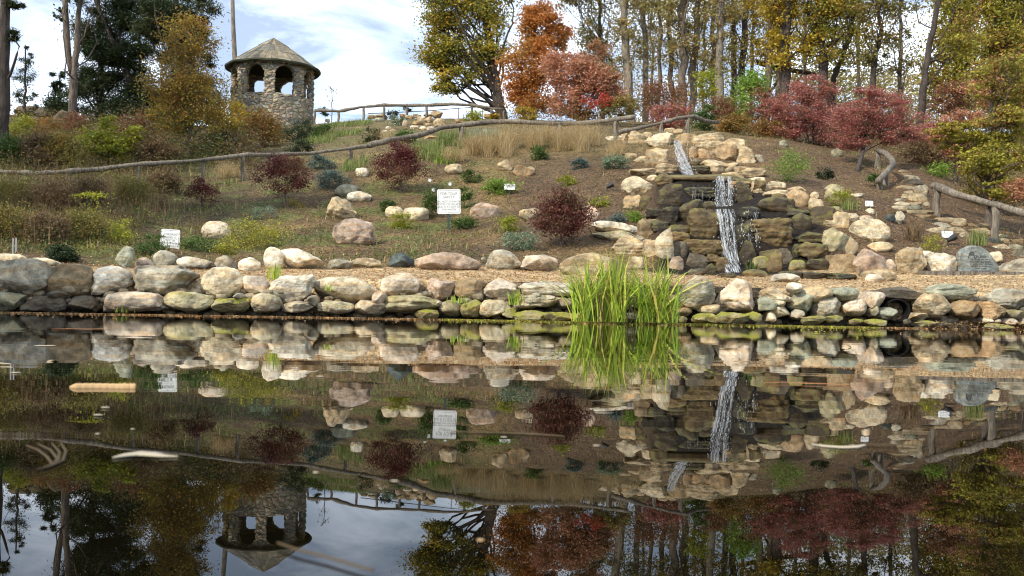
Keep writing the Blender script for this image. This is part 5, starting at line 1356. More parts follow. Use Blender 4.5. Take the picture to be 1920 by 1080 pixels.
for i, (x, y, w_, hgt, n, lab) in enumerate([(885, 290, 34, 0.75, 420, 'straw-coloured fountain grass nearest the green perennials'), (925, 292, 36, 0.8, 480, 'straw-coloured fountain grass, second of the row'), (968, 284, 34, 0.85, 480, 'straw-coloured fountain grass behind the cup-shaped shrub, left'), (1010, 276, 30, 0.8, 420, 'straw-coloured fountain grass directly above the cup-shaped shrub'), (1062, 280, 34, 0.8, 480, 'straw-coloured fountain grass below the post of the thick log rail'), (1105, 280, 34, 0.85, 480, 'straw-coloured fountain grass left of the sawn rail end'), (1145, 288, 24, 0.5, 260, 'short yellowish grass clump by the pale rocks of the waterfall'), (428, 328, 26, 0.45, 260, 'dry straw grass below the rail right of the orange tree'), (862, 305, 26, 0.5, 260, 'pale grass left of the fountain grass row'), (700, 262, 40, 0.4, 320, 'dry grass under the long rail above the burgundy bush'), (1660, 330, 12, 0.3, 60, 'pale grass under the crooked handrail')]):
    kc = max(2, int(w_ / 7)); cx_ = rng.uniform(x - w_ * 0.75, x + w_ * 0.75, kc); cy_ = y + rng.uniform(-7, 7, kc); ii = rng.integers(0, kc, n)
    p = hits(cx_, cy_)[ii] + rng.normal(size=(n, 3)) * [0.09, 0.09, 0]; md = np.median(p, 0); p = p[np.abs(p[:, 1] - md[1]) < 2.5]; n = len(p)
    blades('fountain_grass', lab, 'ornamental grass', p, np.full(n, hgt * 1.05), 0.008, 'straw', 240 + i, 0.95, group='straw-coloured grasses')
    fz = np.repeat(p, 5, 0); a2 = rng.uniform(0, 6.28, len(fz)); rr2 = rng.random(len(fz)) ** 0.5 * hgt * 0.7; fz = fz + np.stack([np.cos(a2) * rr2, np.sin(a2) * rr2 * 0.7, hgt * (rng.uniform(0.55, 1.05, len(fz)) - 0.45 * (rr2 / hgt / 0.7) ** 2)], 1)
    og = bpy.data.objects[sorted(o.name for o in COL.objects if o.name.startswith('fountain_grass'))[-1]]
    link('seed_heads', leaf_mesh('seed_heads', fz - np.array(og.location), 0.02, pick('straw', len(fz), rng), rng, 0.16, 0.0), og, mats=M_BLADE)
for i, (x, y, w_, hgt, n, pal, lab) in enumerate([(800, 292, 40, 0.5, 420, 'blade', 'grey-green strappy perennials below the thick rail, left'), (850, 270, 38, 0.5, 420, 'blade', 'green strappy perennials below the thick rail, right'), (835, 298, 26, 0.3, 260, 'bright', 'bright green low grass clump left of the fountain grass'), (640, 255, 50, 0.35, 460, 'blade', 'green grass clump on the bank right of the gazebo junipers'), (600, 268, 34, 0.35, 300, 'blade', 'grass at the right of the dark juniper'), (660, 235, 50, 0.35, 420, 'blade', 'mixed grass on the crest left of the rubble'), (905, 255, 40, 0.35, 300, 'sage', 'grey-green grass behind the thick log rail'), (665, 315, 30, 0.35, 200, 'blade', 'green grass between the dwarf conifers and burgundy bush')]):
    h0 = hit(x, y); p = np.zeros((n, 3)); p[:, 0] = h0.x + rng.uniform(-1, 1, n) * w_ * 0.75 / F * h0.y; p[:, 1] = h0.y + rng.uniform(-0.7, 0.7, n); p[:, 2] = height(p[:, 0], p[:, 1])
    blades('perennial_clump', lab, 'perennials', p, np.full(n, hgt), 0.018, pal, 260 + i, 0.45, group='green perennials')
# tall yellow-topped weed
q = hit(172, 425); c = at(172, 366, q.y); root = empty('tall_weed', q); tag(root, 'tall thin weed with a flat yellow-green top on the left slope', 'weed')
mb = MB()
for s in (-0.12, -0.02, 0.1): mb.tube([(s, 0, 0), (s * 1.1, 0, 0.35), (s * 0.6, 0, c.z - q.z)], 0.006, 5)
mb.build('stems', M_POST, root)
C = rng.normal(size=(260, 3)) * [0.16, 0.08, 0.03] + [0, 0, c.z - q.z]; C2 = rng.normal(size=(120, 3)) * [0.14, 0.1, 0.12] + [0, 0, 0.35]; C = np.concatenate([C, C2])
link('foliage', leaf_mesh('foliage', C, 0.022, pick('yelgreen', len(C), rng) * 1.15, rng), root, mats=M_LEAF)
# ================================================================== trees on and beyond the crest
# bare pole trunk behind the gazebo
q = at(436, 235, 62); zb = height(q.x, 62)[0]; root = empty('bare_trunk', (q.x, 62, zb)); tag(root, 'bare branchless pole trunk rising behind the gazebo roof', 'tree')
tp = [at(438.5, 235, 62), at(440, 108, 62), at(437, 40, 62), at(434, -80, 62)]; P = np.array([p[:] for p in tp]); P[0, 2] = zb - 0.2
mb = MB(); mb.tube(P - np.array(root.location), [0.17, 0.16, 0.13, 0.10], 10, 0.08); mb.build('trunk', M_BARKP, root, True)
plant('sapling', 'young tree', 'nearly leafless sapling in front of the skyline fence', [P0(622, 46), (623, 190, 46), (622, 165, 46)], 0.025, [(606, 160, 638, 200, 46, 0.9, 16)], 'olive', 0.04, 5, 301, M_BARK)
plant('oak_tree', 'oak tree', 'big golden-green oak at the right end of the skyline fence', [P0(945, 52), (938, 205, 52), (930, 160, 52), (920, 100, 52), (912, 30, 52), (905, -60, 52)], 0.33,
      [(782, -60, 900, 70, 52, 0.8, 75), (786, 50, 880, 140, 52, 0.8, 55), (800, 120, 900, 178, 52, 0.8, 30), (860, -80, 980, 60, 52, 0.8, 60), (870, 50, 960, 150, 52, 0.7, 30), (795, 20, 860, 60, 52, 0.8, 12)], 'oakgold', 0.075, 120, 302, M_BARKD, clump=0.115, gap=0.1)
plant('maple_tree', 'maple tree', 'tall orange-red maple beside the golden oak', [P0(1000, 46), (1000, 170, 46), (1003, 60, 46), (1008, 10, 46)], 0.12,
      [(970, 0, 1050, 90, 46, 0.8, 55), (932, 70, 1060, 165, 46, 0.8, 80), (950, 150, 1040, 222, 46, 0.8, 40), (1025, 30, 1072, 100, 46, 0.8, 22), (940, 130, 1000, 215, 46, 0.7, 20)], 'orange', 0.06, 130, 303, M_BARKD, clump=0.12)
plant('maple_tree', 'maple tree', 'spreading salmon-pink maple in front of the orange one', [P0(1085, 42), (1084, 190, 42), (1080, 130, 42)], 0.09,
      [(1010, 90, 1120, 165, 42, 0.8, 60), (1060, 110, 1175, 190, 42, 0.8, 70), (1020, 150, 1110, 225, 42, 0.8, 44), (1100, 70, 1140, 125, 42, 0.8, 12), (1110, 150, 1180, 205, 42, 0.8, 20)], 'salmon', 0.052, 120, 304, M_BARKD, clump=0.115)
plant('shrub', 'shrub', 'scarlet sprays low in the salmon-pink maple', [P0(1120, 40), (1120, 200, 40)], 0.02, [(1090, 176, 1160, 206, 40, 0.7, 18)], 'scarlet', 0.045, 60, 305, parts=('stems', 'foliage'), stems=4)
# the wood: each trunk a tree with its own thin crown
plant('woodland_tree', 'tree', 'dusky olive tree filling the gap between the orange maple and the first pale trunk', [P0(1128, 60), (1130, 120, 60), (1124, 40, 60), (1120, -80, 60)], 0.16, [(1060, -80, 1180, 40, 60, 0.8, 50), (1075, 20, 1165, 120, 60, 0.8, 46), (1100, 100, 1170, 170, 60, 0.8, 20), (1030, -60, 1100, 20, 60, 0.8, 22)], 'olive', 0.075, 70, 311, M_BARKD, 'trees of the wood on the right')
W = [ # x at foot, x at top, distance, radius, palette, clumps, bark, extra branches
 (1186, 1165, 58, 0.30, 'woods', 34, M_BARKP, 'stout pale trunk nearest the salmon-pink maple'),
 (1214, 1208, 62, 0.22, 'woods', 24, M_BARKP, 'pale trunk, second from the salmon-pink maple'),
 (1238, 1236, 66, 0.16, 'woods', 20, M_BARK, 'slender trunk with a thin tan crown'),
 (1262, 1254, 60, 0.18, 'woods', 26, M_BARK, 'slightly leaning trunk above the brown-red thicket'),
 (1279, 1283, 56, 0.26, 'woods', 30, M_BARK, 'stout trunk above the short log rail'),
 (1290, 1312, 57, 0.24, 'woods', 24, M_BARKP, 'trunk leaning right from the short log rail'),
 (1336, 1340, 64, 0.18, 'olive', 24, M_BARK, 'straight trunk left of the bright green shrub'),
 (1346, 1352, 55, 0.26, 'woods', 28, M_BARKP, 'pale smooth trunk just left of the bright green shrub'),
 (1372, 1378, 68, 0.24, 'woods', 22, M_BARKD, 'dark trunk behind the bright green shrub, left one'),
 (1392, 1396, 66, 0.26, 'woods', 22, M_BARKD, 'dark trunk behind the bright green shrub, right one'),
 (1432, 1452, 56, 0.26, 'yellow', 40, M_BARK, 'trunk with golden foliage curving left'),
 (1458, 1466, 60, 0.24, 'yellow', 30, M_BARKP, 'paler of two close trunks with golden foliage'),
 (1472, 1476, 54, 0.27, 'yellow', 34, M_BARKD, 'dark straight trunk above the red burning bush'),
 (1545, 1538, 54, 0.30, 'oakgold', 60, M_BARKD, 'dark many-branched tree above the red burning bushes'),
 (1566, 1604, 58, 0.2, 'oakgold', 44, M_BARKD, 'dark tree whose trunk sweeps up to the right'),
 (1640, 1652, 52, 0.17, 'olive', 46, M_BARKD, 'crooked dark trunk with a wavy bend'),
 (1686, 1692, 60, 0.14, 'olive', 34, M_BARK, 'slim upright trunk left of the leaning one'),
 (1512, 1508, 66, 0.13, 'woods', 26, M_BARK, 'slim distant trunk left of the many-branched tree'),
 (1612, 1606, 68, 0.13, 'woods', 30, M_BARK, 'slim distant trunk behind the sweeping tree'),
 (1800, 1790, 48, 0.16, 'maple', 60, M_BARKD, 'dark trunk in the dense yellowing crown at the right'),
 (1862, 1905, 44, 0.2, 'maple', 60, M_BARKD, 'stout dark trunk leaning right near the right edge'),
 (1925, 1915, 50, 0.22, 'oakgold', 60, M_BARKD, 'dense golden tree cut by the right edge'),
 (1222, 1222, 75, 0.12, 'olive', 26, M_BARK, 'thin far trunk in the gap left of the leaning trunk'),
 (1318, 1322, 76, 0.13, 'woods', 24, M_BARKD, 'thin far trunk between the stout and smooth trunks'),
 (1412, 1408, 74, 0.15, 'olive', 26, M_BARKD, 'thin far trunk behind the golden foliage'),
]
for i, (xb_, xt, D_, rt, pal, k, bk, lab) in enumerate(W):
    wob = {1640: [(1640, 215), (1634, 150), (1642, 100), (1652, 60), (1645, 25), (1655, -60)], 1566: [(1566, 210), (1560, 150), (1578, 115), (1596, 60), (1602, 20), (1612, -80)], 1545: [(1545, 215), (1546, 120), (1540, 90), (1535, 30), (1530, -80)]}.get(xb_)
    if wob: tr = [P0(xb_, D_)] + [(x, y, D_) for x, y in wob[1:]]
    else: tr = [P0(xb_, D_), (xb_ * 0.55 + xt * 0.45, 120, D_), (xt * 0.9 + xb_ * 0.1, 10, D_), (xt, -120, D_), (xt, -200, D_)]
    xm = (xb_ + xt) / 2
    dense = pal in ('yellow', 'oakgold', 'maple')
    bx = [(xm - 60, -220, xm + 60, -40, D_, 0.8, k // 2), (xm - 50, -70, xm + 50, 70, D_, 0.8, int(k * (1.1 if dense else 0.8))), (xm - 42, 40, xm + 42, 140, D_, 0.8, int(k * (0.6 if dense else 0.45)))]
    if xb_ >= 1800: bx += [(xm - 75, 40, xm + 60, 180, D_, 0.8, k), (xm - 60, 120, xm + 60, 230, D_, 0.8, k // 2)]
    plant('woodland_tree', 'tree', lab, tr, rt, bx, pal, 0.08, 76 if dense else 72, 320 + i, bk, 'trees of the wood on the right', clump=0.11)
plant('leaning_tree', 'tree', 'dark tree leaning right out of the red bushes', [P0(1722, 36), (1733, 150, 36), (1745, 80, 36), (1758, 0, 36), (1770, -90, 36)], 0.15, [(1700, -120, 1830, 10, 36, 0.8, 20), (1765, 20, 1850, 110, 36, 0.8, 30)], 'maple', 0.05, 90, 350, M_BARKD)
plant('fallen_log', 'fallen trunk', 'dark fallen trunk slanting between two standing trees', [(1425, 118, 58), (1480, 130, 57.5), (1520, 138, 57)], 0.16, [(1500, 130, 1520, 142, 57, 0.8, 2)], 'olive', 0.05, 4, 351, M_BARKD) if False else None
fl = [at(1418, 116, 57.5), at(1450, 126, 57), at(1480, 131, 56.5), at(1530, 140, 56)]; P = np.array([p[:] for p in fl])
mb = MB(); mb.tube(P - P[0], [0.17, 0.16, 0.14, 0.12], 9, 0.1); tag(mb.build('fallen_trunk', M_BARKD, None, True, loc=P[0]), 'dark fallen trunk lodged slanting between two standing trees', 'fallen trunk')
# the deeper wood that reads as one mass
rng = np.random.default_rng(5)
n = 76000
x = np.concatenate([rng.uniform(1070, 1990, n // 2), rng.uniform(1480, 1990, n // 2)]); y = np.where(rng.random(n) < 0.5, rng.normal(40, 75, n), rng.uniform(130, 240, n)); D_ = rng.uniform(68, 92, n)
u, w = ray(x, y); C = np.stack([u * D_, D_, HCAM + w * D_], 1)
keep = (fbm(C * np.array([1, 0.5, 1]), 0.28, 3, 8) > np.where(y > 140, -0.45, 0.08)) & (y < 245) & (x > 1120 + 40 * vnoise(C, 0.3, 2))
C = C[keep]; o = link('distant_wood', leaf_mesh('distant_wood', C, 0.115, pick('woods', len(C), rng, C * 0.4), rng), None, mats=M_LEAF)
tag(o, 'thin autumn foliage of the farther wood behind the trunks', 'wood', kind='stuff')
# ------------------------------------------------------------------ shrubs of the right side
for i, (x0, y0, x1, y1, D_, pal, k, s_, lab) in enumerate([
    (1378, 128, 1442, 200, 40, 'bright', 40, 0.05, 'bright lime-green shrub in front of the wood'), (1352, 172, 1420, 236, 39, 'bright', 34, 0.05, 'lower lime-green shrub left of the burning bush'),
    (1300, 128, 1350, 190, 44, 'yelgreen', 24, 0.05, 'yellowish shrub at the foot of the pale trunks'), (1295, 190, 1345, 255, 34, 'green', 30, 0.04, 'green shrub behind the short log rail'),
    (1180, 150, 1300, 225, 44, 'brownred', 70, 0.045, 'brown-red thicket left of the short log rail'), (1120, 178, 1200, 222, 40, 'olive', 36, 0.045, 'olive thicket behind the sawn rail end'), (1210, 190, 1305, 250, 36, 'redbush', 50, 0.04, 'dull red bush behind the short log rail'),
    (960, 200, 1010, 226, 42, 'yellow', 16, 0.045, 'yellow-orange undergrowth beneath the orange maple'), (1050, 195, 1130, 228, 42, 'rust', 30, 0.045, 'dark rusty undergrowth beneath the salmon maple'),
    (1345, 212, 1402, 265, 32, 'rust', 40, 0.036, 'rust-yellow bush above the tan rocks'), (1400, 225, 1478, 268, 32, 'rust', 40, 0.036, 'brownish yellow bush left of the burning bush foot'),
    (1325, 180, 1380, 232, 36, 'brownred', 24, 0.04, 'dull red brush between the green shrubs'),
    (1735, 150, 1830, 215, 36, 'brownred', 40, 0.045, 'pinkish brown bush right of the leaning trunk'), (1690, 215, 1760, 275, 30, 'redbush', 36, 0.036, 'red spray right of the larger burning bush'),
    (1400, 165, 1470, 245, 36, 'brownred', 40, 0.04, 'dark red brush left of the burning bush')]):
    plant('shrub', 'shrub', lab, [P0((x0 + x1) / 2, D_), ((x0 + x1) / 2, (y0 + y1) / 2 + 8, D_)], 0.03, [(x0, y0, x1, y1, D_, 0.8, k)], pal, s_, 75, 380 + i, parts=('stems', 'foliage'), stems=6, clump=0.13, group='shrubs of the right side')
plant('burning_bush', 'bush', 'red burning bush left of the stairway shrub, under the many-branched tree', [P0(1525, 32), (1525, 220, 32)], 0.05, [(1445, 165, 1560, 245, 32, 0.8, 80), (1475, 142, 1570, 200, 32, 0.8, 50), (1430, 215, 1520, 272, 32, 0.8, 40), (1510, 205, 1605, 280, 32, 0.8, 50), (1420, 180, 1470, 225, 32, 0.8, 16)], 'redbush', 0.027, 130, 400, M_BARKD, 'red burning bushes', parts=('stems', 'foliage'), stems=9, clump=0.12, flatc=0.6)
plant('burning_bush', 'bush', 'red burning bush on bent dark stems beside the crooked handrail', [(1606, 322, hit(1606, 322).y), (1620, 275, 27), (1628, 240, 27)], 0.075, [(1560, 185, 1650, 255, 27, 0.8, 60), (1620, 170, 1715, 245, 27, 0.8, 60), (1555, 235, 1640, 285, 27, 0.8, 40), (1630, 225, 1735, 275, 27, 0.8, 40), (1600, 158, 1660, 195, 27, 0.8, 20)], 'redbush', 0.024, 130, 401, M_BARKD, 'red burning bushes', parts=('trunk', 'crown'), clump=0.12, flatc=0.6)
plant('maple_tree', 'maple tree', 'yellow-green maple overhanging the stairway at the right edge', [(1853, 418, 20.2), (1851, 330, 20.4), (1858, 230, 20.8), (1865, 120, 21)], 0.085, [(1735, 225, 1860, 285, 20.4, 0.7, 34), (1810, 190, 1960, 280, 20.2, 0.7, 50), (1785, 265, 1950, 345, 20.0, 0.6, 46), (1835, 325, 1895, 378, 19.9, 0.8, 12), (1820, 90, 1980, 210, 20.6, 0.7, 46)], 'maple', 0.034, 110, 402, M_BARK, clump=0.12, flatc=0.4)
plant('maple_tree', 'maple tree', 'reddish pink layered maple above the top of the stairway', [P0(1790, 27), (1800, 280, 27), (1805, 210, 27)], 0.06, [(1755, 205, 1860, 240, 27, 0.7, 30), (1735, 235, 1800, 275, 27, 0.7, 24), (1760, 255, 1870, 300, 27, 0.7, 40), (1800, 140, 1900, 200, 27, 0.7, 34)], 'salmon', 0.034, 85, 403, M_BARKD, clump=0.11)
plant('shrub', 'shrub', 'rosy red spray at the right edge above the log handrail', [(1925, 395, 19.5), (1920, 360, 19.5)], 0.02, [(1872, 328, 1960, 378, 19.5, 0.7, 26)], 'salmon', 0.028, 70, 404, parts=('stems', 'foliage'), stems=4)
plant('shrub', 'shrub', 'dark olive understory beyond the heavy log handrail', [P0(1870, 23), (1870, 350, 23)], 0.03, [(1790, 300, 1960, 390, 23.5, 0.7, 70)], 'olive', 0.034, 75, 405, parts=('stems', 'foliage'), stems=7)
plant('shrub', 'shrub', 'brown understory behind the maple above the stairway', [P0(1790, 29), (1790, 280, 29)], 0.03, [(1690, 250, 1830, 320, 29, 0.6, 60)], 'brown', 0.036, 75, 406, parts=('stems', 'foliage'), stems=7)
# unseen pines left of the view, placed and sized to shade the left bank
for i, (X_, Y_, H_, R_, lab) in enumerate([(-11.6, 5.4, 7.5, 1.9, 'unseen broad pine on the left bank beside the eye'), (-15.5, 13.5, 15.0, 3.2, 'unseen tall pine at the left end of the pond wall'), (-20, 19, 17, 3.6, 'unseen tall pine above the left end of the fence')]):
    zb = height(X_, Y_)[0] if Y_ > 9.6 else 0.5; rg = np.random.default_rng(500 + i)
    root = empty('pine_tree', (X_, Y_, zb)); tag(root, lab, 'pine tree', 'pines left of the view')
    mb = MB(); mb.tube([(0, 0, -0.2), (0.05, 0, H_ * 0.5), (0, 0, H_)], [0.22, 0.15, 0.04], 9, 0.08)
    C = []
    for k in range(int(30 * R_)):
        z_ = rg.uniform(0.28, 1) * H_; a = rg.uniform(0, 6.28); L = R_ * (1.12 - z_ / H_) * rg.uniform(0.7, 1.1) + 0.2
        e = np.array([math.cos(a) * L, math.sin(a) * L, z_ - 0.1 * L]); mb.tube([(0, 0, z_), tuple(e * [0.5, 0.5, 1] + [0, 0, 0.08]), tuple(e)], [0.035, 0.025, 0.01], 5, cap=False)
        s_ = rg.uniform(0.25, 1, (150, 1)); C.append(s_ * (e - [0, 0, z_]) + [0, 0, z_] + rg.normal(size=(150, 3)) * [0.25, 0.25, 0.1])
    mb.build('trunk', M_BARKD, root, True); C = np.concatenate(C)
    link('crown', leaf_mesh('crown', C, 0.11, pick('pine', len(C), rg), rg, 0.25), root, mats=M_LEAF)
# ================================================================== litter, weeds and what floats
rng = np.random.default_rng(91)
n = 52000
X = []; 
dd = 11.6 + (34 - 11.6) * rng.random(n) ** 1.5; uu = rng.uniform(-0.58, 0.58, n); XX = uu * dd; ZZ = height(XX, dd)
px, py = proj(XX, dd, ZZ)
ok = ~((px > 1225) & (px < 1570) & (dd > 15.6) & (dd < 24))
C = np.stack([XX, dd, ZZ + 0.012], 1)[ok]; cols = pick('litter', len(C), rng, jit=0.3)
gn = rng.random(len(C)) < np.clip((dd[ok] - 14.5) / 6, 0, 0.4) * (px[ok] < 1250); cols[gn] = pick('green', int(gn.sum()), rng)
o = link('leaf_litter', leaf_mesh('leaf_litter', C, 0.0175, cols, rng, 0.55, 1.6), None, mats=M_LEAF); tag(o, 'fallen leaves and wood chips strewn over the path and slope', 'leaf litter', kind='stuff')
# weeds: short blades and small leaves thick on the left, thin elsewhere
n = 46000
dd = 13 + 24 * rng.random(n) ** 1.3; uu = rng.uniform(-0.6, 0.56, n); XX = uu * dd; ZZ = height(XX, dd); px, py = proj(XX, dd, ZZ)
P = np.stack([XX, dd, ZZ], 1)
front_ = np.interp(px, [0, 250, 480, 840, 1250, 1600, 1920], [12.6, 13.6, 14.3, 15.5, 16.5, 17, 16.5])
pr_ = np.where((px > 190) & (px < 450) & (py > 370), 0.3, np.where(px < 450, 1.0,  np.where(px < 780, 0.42, np.where(px < 960, 0.3, np.where(px < 1230, 0.10, 0.12))))) + np.where(py < 290, 0.35, 0) + np.where((px > 1600) & (py < 330), 0.3, 0)
ok = (dd > front_) & (rng.random(n) < pr_ * np.clip(0.45 + 1.6 * fbm(P * [1, 1, 0], 0.8, 3, 2), 0.03, 1.5)) & ~((px > 1215) & (px < 1570) & (dd < 26)) & ~((px > 1670) & (px < 1830) & (py > 320) & (dd > 17))
B = P[ok]; hh = np.where(px[ok] < 450, rng.uniform(0.12, 0.42, ok.sum()) * np.clip((dd[ok] - 12.5) / 6, 0.28, 1), rng.uniform(0.05, 0.18, ok.sum()))
third = rng.random(len(B))
for j, (pal, a, b_) in enumerate((('blade', 0, 0.4), ('brown', 0.4, 0.72), ('olive', 0.72, 0.86), ('straw', 0.86, 1.0))):
    m_ = (third >= a) & (third < b_); blades('weeds', ['short green weeds scattered over the slope', 'dry brown stalks over the slope', 'olive weeds over the slope', 'pale dry grass blades over the slope'][j], 'weeds', B[m_], hh[m_], 0.014, pal, 600 + j, 0.6, kind='stuff')
lf = B[(rng.random(len(B)) < 0.6)]; lf = np.repeat(lf, 5, 0) + rng.normal(size=(len(lf) * 5, 3)) * [0.07, 0.07, 0.03] + [0, 0, 0.06]
c_ = pick('green', len(lf), rng, lf * 1.2); hot = fbm(lf, 0.9, 2, 44) > 0.35; c_[hot] = pick('yelgreen', int(hot.sum()), rng) * 0.8
dry = rng.random(len(lf)) < 0.45; c_[dry] = pick('brown', int(dry.sum()), rng)
o = link('ground_cover', leaf_mesh('ground_cover', lf, 0.019, c_, rng), None, mats=M_LEAF); tag(o, 'low leafy ground cover on the planted slope', 'ground cover', kind='stuff')
# leaves caught along the waterline
n = 11000; px = np.where(rng.random(n) < 0.5, rng.uniform(-40, 1960, n), rng.uniform(840, 1650, n)); u = (px - CX) / F; D_ = np.array([wall_front(p) for p in px]) - np.abs(rng.normal(size=n)) * np.where(px > 1500, 0.28, 0.13) * np.where(rng.random(n) < 0.12, 7, 1) - 0.02
zz_ = np.where(px > 1740, rng.uniform(0.0, 0.10, n) * (rng.random(n) < 0.8), 0) + 0.006
C = np.stack([u * D_, D_, zz_], 1); cols = pick('litter', n, rng, jit=0.3); g_ = (rng.random(n) < 0.72) & (px > 830) & (px < 1650); cols[g_] = pick('yelgreen', int(g_.sum()), rng) * 1.0
o = link('waterline_litter', leaf_mesh('waterline_litter', C, 0.015, cols, rng, 0.6, 2.5), None, mats=M_LEAF); tag(o, 'fallen leaves and green scum caught along the waterline', 'leaf litter', kind='stuff')
# floating things, on the water where their pixels meet it
def water_pt(px, py): u, w = ray(px, py); D_ = -HCAM / float(w); return np.array([float(u) * D_, D_, 0.0])
def floaty(name, outline_c, widths, label, mat, lift=0.0012, arch=0.0, cat='leaf', thick=0.0005):
    P = np.array([water_pt(*p) for p in outline_c]); n = len(P); T = np.gradient(P, axis=0); T /= np.linalg.norm(T, axis=1)[:, None]
    S = np.stack([-T[:, 1], T[:, 0], T[:, 2] * 0], 1); V = []
    for i in range(n):
        f_ = i / (n - 1); z_ = lift + arch * math.sin(f_ * math.pi)
        for k, s in enumerate((-1, -0.35, 0.35, 1)): V.append(P[i] + S[i] * widths[i] / 2 * s + [0, 0, z_ + (thick * 2.5 if abs(s) < 0.5 else 0)])
        V.append(P[i] + [0, 0, max(z_ - thick, 0.0008)])
    Fc = []
    for i in range(n - 1):
        a, b_ = i * 5, i * 5 + 5
        for k in range(3): Fc.append((a + k, a + k + 1, b_ + k + 1, b_ + k))
        Fc += [(a + 3, a + 4, b_ + 4, b_ + 3), (a + 4, a, b_, b_ + 4)]
    V = np.array(V); o = link(name, mesh(name, V - P[0], Fc, smooth=True), None, P[0], mat); return tag(o, label, cat, 'debris floating on the pond')
M_HUSK = flat('dry_husk', (0.46, 0.30, 0.145), 0.7); M_PALE = flat('pale_leaf', (0.42, 0.36, 0.26), 0.7); M_STRAW = flat('reed_straw', (0.075, 0.052, 0.025), 0.9); M_RUSTY = flat('rusty_leaf', (0.36, 0.15, 0.05), 0.6)
p_a, p_b = water_pt(131, 727), water_pt(255, 727); st = empty('floating_stick', p_a); tag(st, 'pale peeled stick floating left of the sign reflection', 'stick', 'debris floating on the pond')
ss = np.concatenate([np.linspace(0, 0.79, 22), [0.80, 0.83, 0.86, 0.9, 0.905, 0.91], np.linspace(0.92, 1, 5)]); dr = (p_b - p_a)
Q = np.array([dr * s + [0, 0.004 * math.sin(s * 5), 0.001] for s in ss]); R_ = 0.0088 * (1 + 0.05 * np.sin(ss * 60)); R_[:3] = [0.002, 0.005, 0.0075]; R_[22:24] *= 1.12; R_[26:28] *= 1.12
mb = MB(); mb.tube(Q, R_, 10, 0.22); mb.build('stem', M_HUSK, st)
for s in (0.81, 0.9): mb = MB(); mb.tube([tuple(dr * s + [0, 0.003, 0.001]), tuple(dr * (s + 0.016) + [0, 0.003, 0.001])], 0.0103, 10, 0.1); mb.build('stem_node', M_RUSTY, st)
floaty('floating_leaf', [(210, 861), (225, 858), (245, 855), (262, 853), (285, 854), (305, 857), (334, 858)], [0.002, 0.014, 0.026, 0.040, 0.032, 0.018, 0.002], 'pale curled leaf floating below the peeled stick', M_PALE, 0.001, 0.001)
for j, (pts_, lab) in enumerate([([(50, 838), (70, 845), (88, 858), (98, 872), (82, 879)], 'longest blade of the curved dry reed bits at the left'), ([(72, 835), (95, 846), (108, 862), (100, 872)], 'second blade of the curved dry reed bits'), ([(98, 834), (112, 850), (110, 865), (98, 874)], 'third blade of the curved dry reed bits'), ([(114, 833), (124, 848), (118, 866), (94, 877), (68, 883)], 'outermost blade of the curved dry reed bits')]):
    floaty('dry_reed', pts_, [0.002, 0.0035, 0.004, 0.0035, 0.002][:len(pts_)], lab, M_STRAW, 0.0012, cat='reed piece')
floaty('dry_reed', [(845, 811), (880, 812), (930, 813), (980, 814.5), (1020, 817), (1058, 820)], [0.003, 0.006, 0.007, 0.008, 0.007, 0.003], 'long straight straw floating beside the safety sign reflection', M_STRAW, 0.0012, cat='reed piece')
floaty('floating_leaf', [(1522, 835), (1545, 838), (1575, 840), (1600, 840), (1622, 836)], [0.002, 0.012, 0.02, 0.017, 0.004], 'slim white leaf floating under the waterfall reflection', M_PALE, 0.0012)
floaty('dry_reed', [(1625, 836), (1670, 837), (1720, 838)], [0.003, 0.005, 0.003], 'faint thin stem trailing from the slim white leaf', M_STRAW, 0.002, cat='reed piece')
floaty('floating_leaf', [(1432, 720), (1470, 719), (1510, 721), (1550, 722), (1592, 724)], [0.002, 0.008, 0.012, 0.009, 0.002], 'rust-coloured reed strip floating over the fall reflection', M_RUSTY, 0.003)
floaty('floating_leaf', [(95, 618), (130, 617.5), (160, 618), (206, 617.5)], [0.02, 0.09, 0.12, 0.02], 'brown strip floating near the left boulders', M_RUSTY, 0.003)
floaty('dry_reed', [(520, 1026), (560, 1040), (610, 1052), (650, 1064), (700, 1079)], [0.0015, 0.003, 0.0035, 0.003, 0.002], 'blurred straw floating over the gazebo roof reflection', M_STRAW, 0.003, cat='reed piece')
for j, (x, y, s_, lab) in enumerate([(901, 1017, 0.006, 'yellow speck floating right of the gazebo reflection'), (184, 780, 0.009, 'yellow-green fleck floating under the peeled stick'), (198, 766, 0.009, 'pale fleck floating under the peeled stick'), (249, 807, 0.006, 'round pale seed floating above the curled leaf'), (183, 816, 0.006, 'small pale seed left of the curled leaf'), (592, 889, 0.006, 'pale seed floating in the dark middle of the pond'), (945, 822, 0.006, 'pale fleck just under the long straw'), (30, 700, 0.016, 'pale sliver floating at the far left'), (85, 649, 0.05, 'thin pale sliver near the left boulders'), (740, 905, 0.005, 'tiny fleck above the oak reflection'), (1118, 838, 0.006, 'tiny fleck right of the long straw'), (600, 707, 0.012, 'small fleck in front of the boulder reflections')]):
    p = water_pt(x, y); I_, J_ = ico(2); mb = MB(); s_ *= 0.55; mb.add(I_ * np.array([s_ * (1.6 if 'sliver' in lab or 'fleck' in lab else 1), s_, min(s_ * 0.2, 0.0012)]), [tuple(f) for f in J_])
    tag(mb.build('floating_speck', M_PALE if j != 0 else M_HUSK, None, True, loc=(p[0], p[1], 0.002)), lab, 'speck', 'debris floating on the pond')

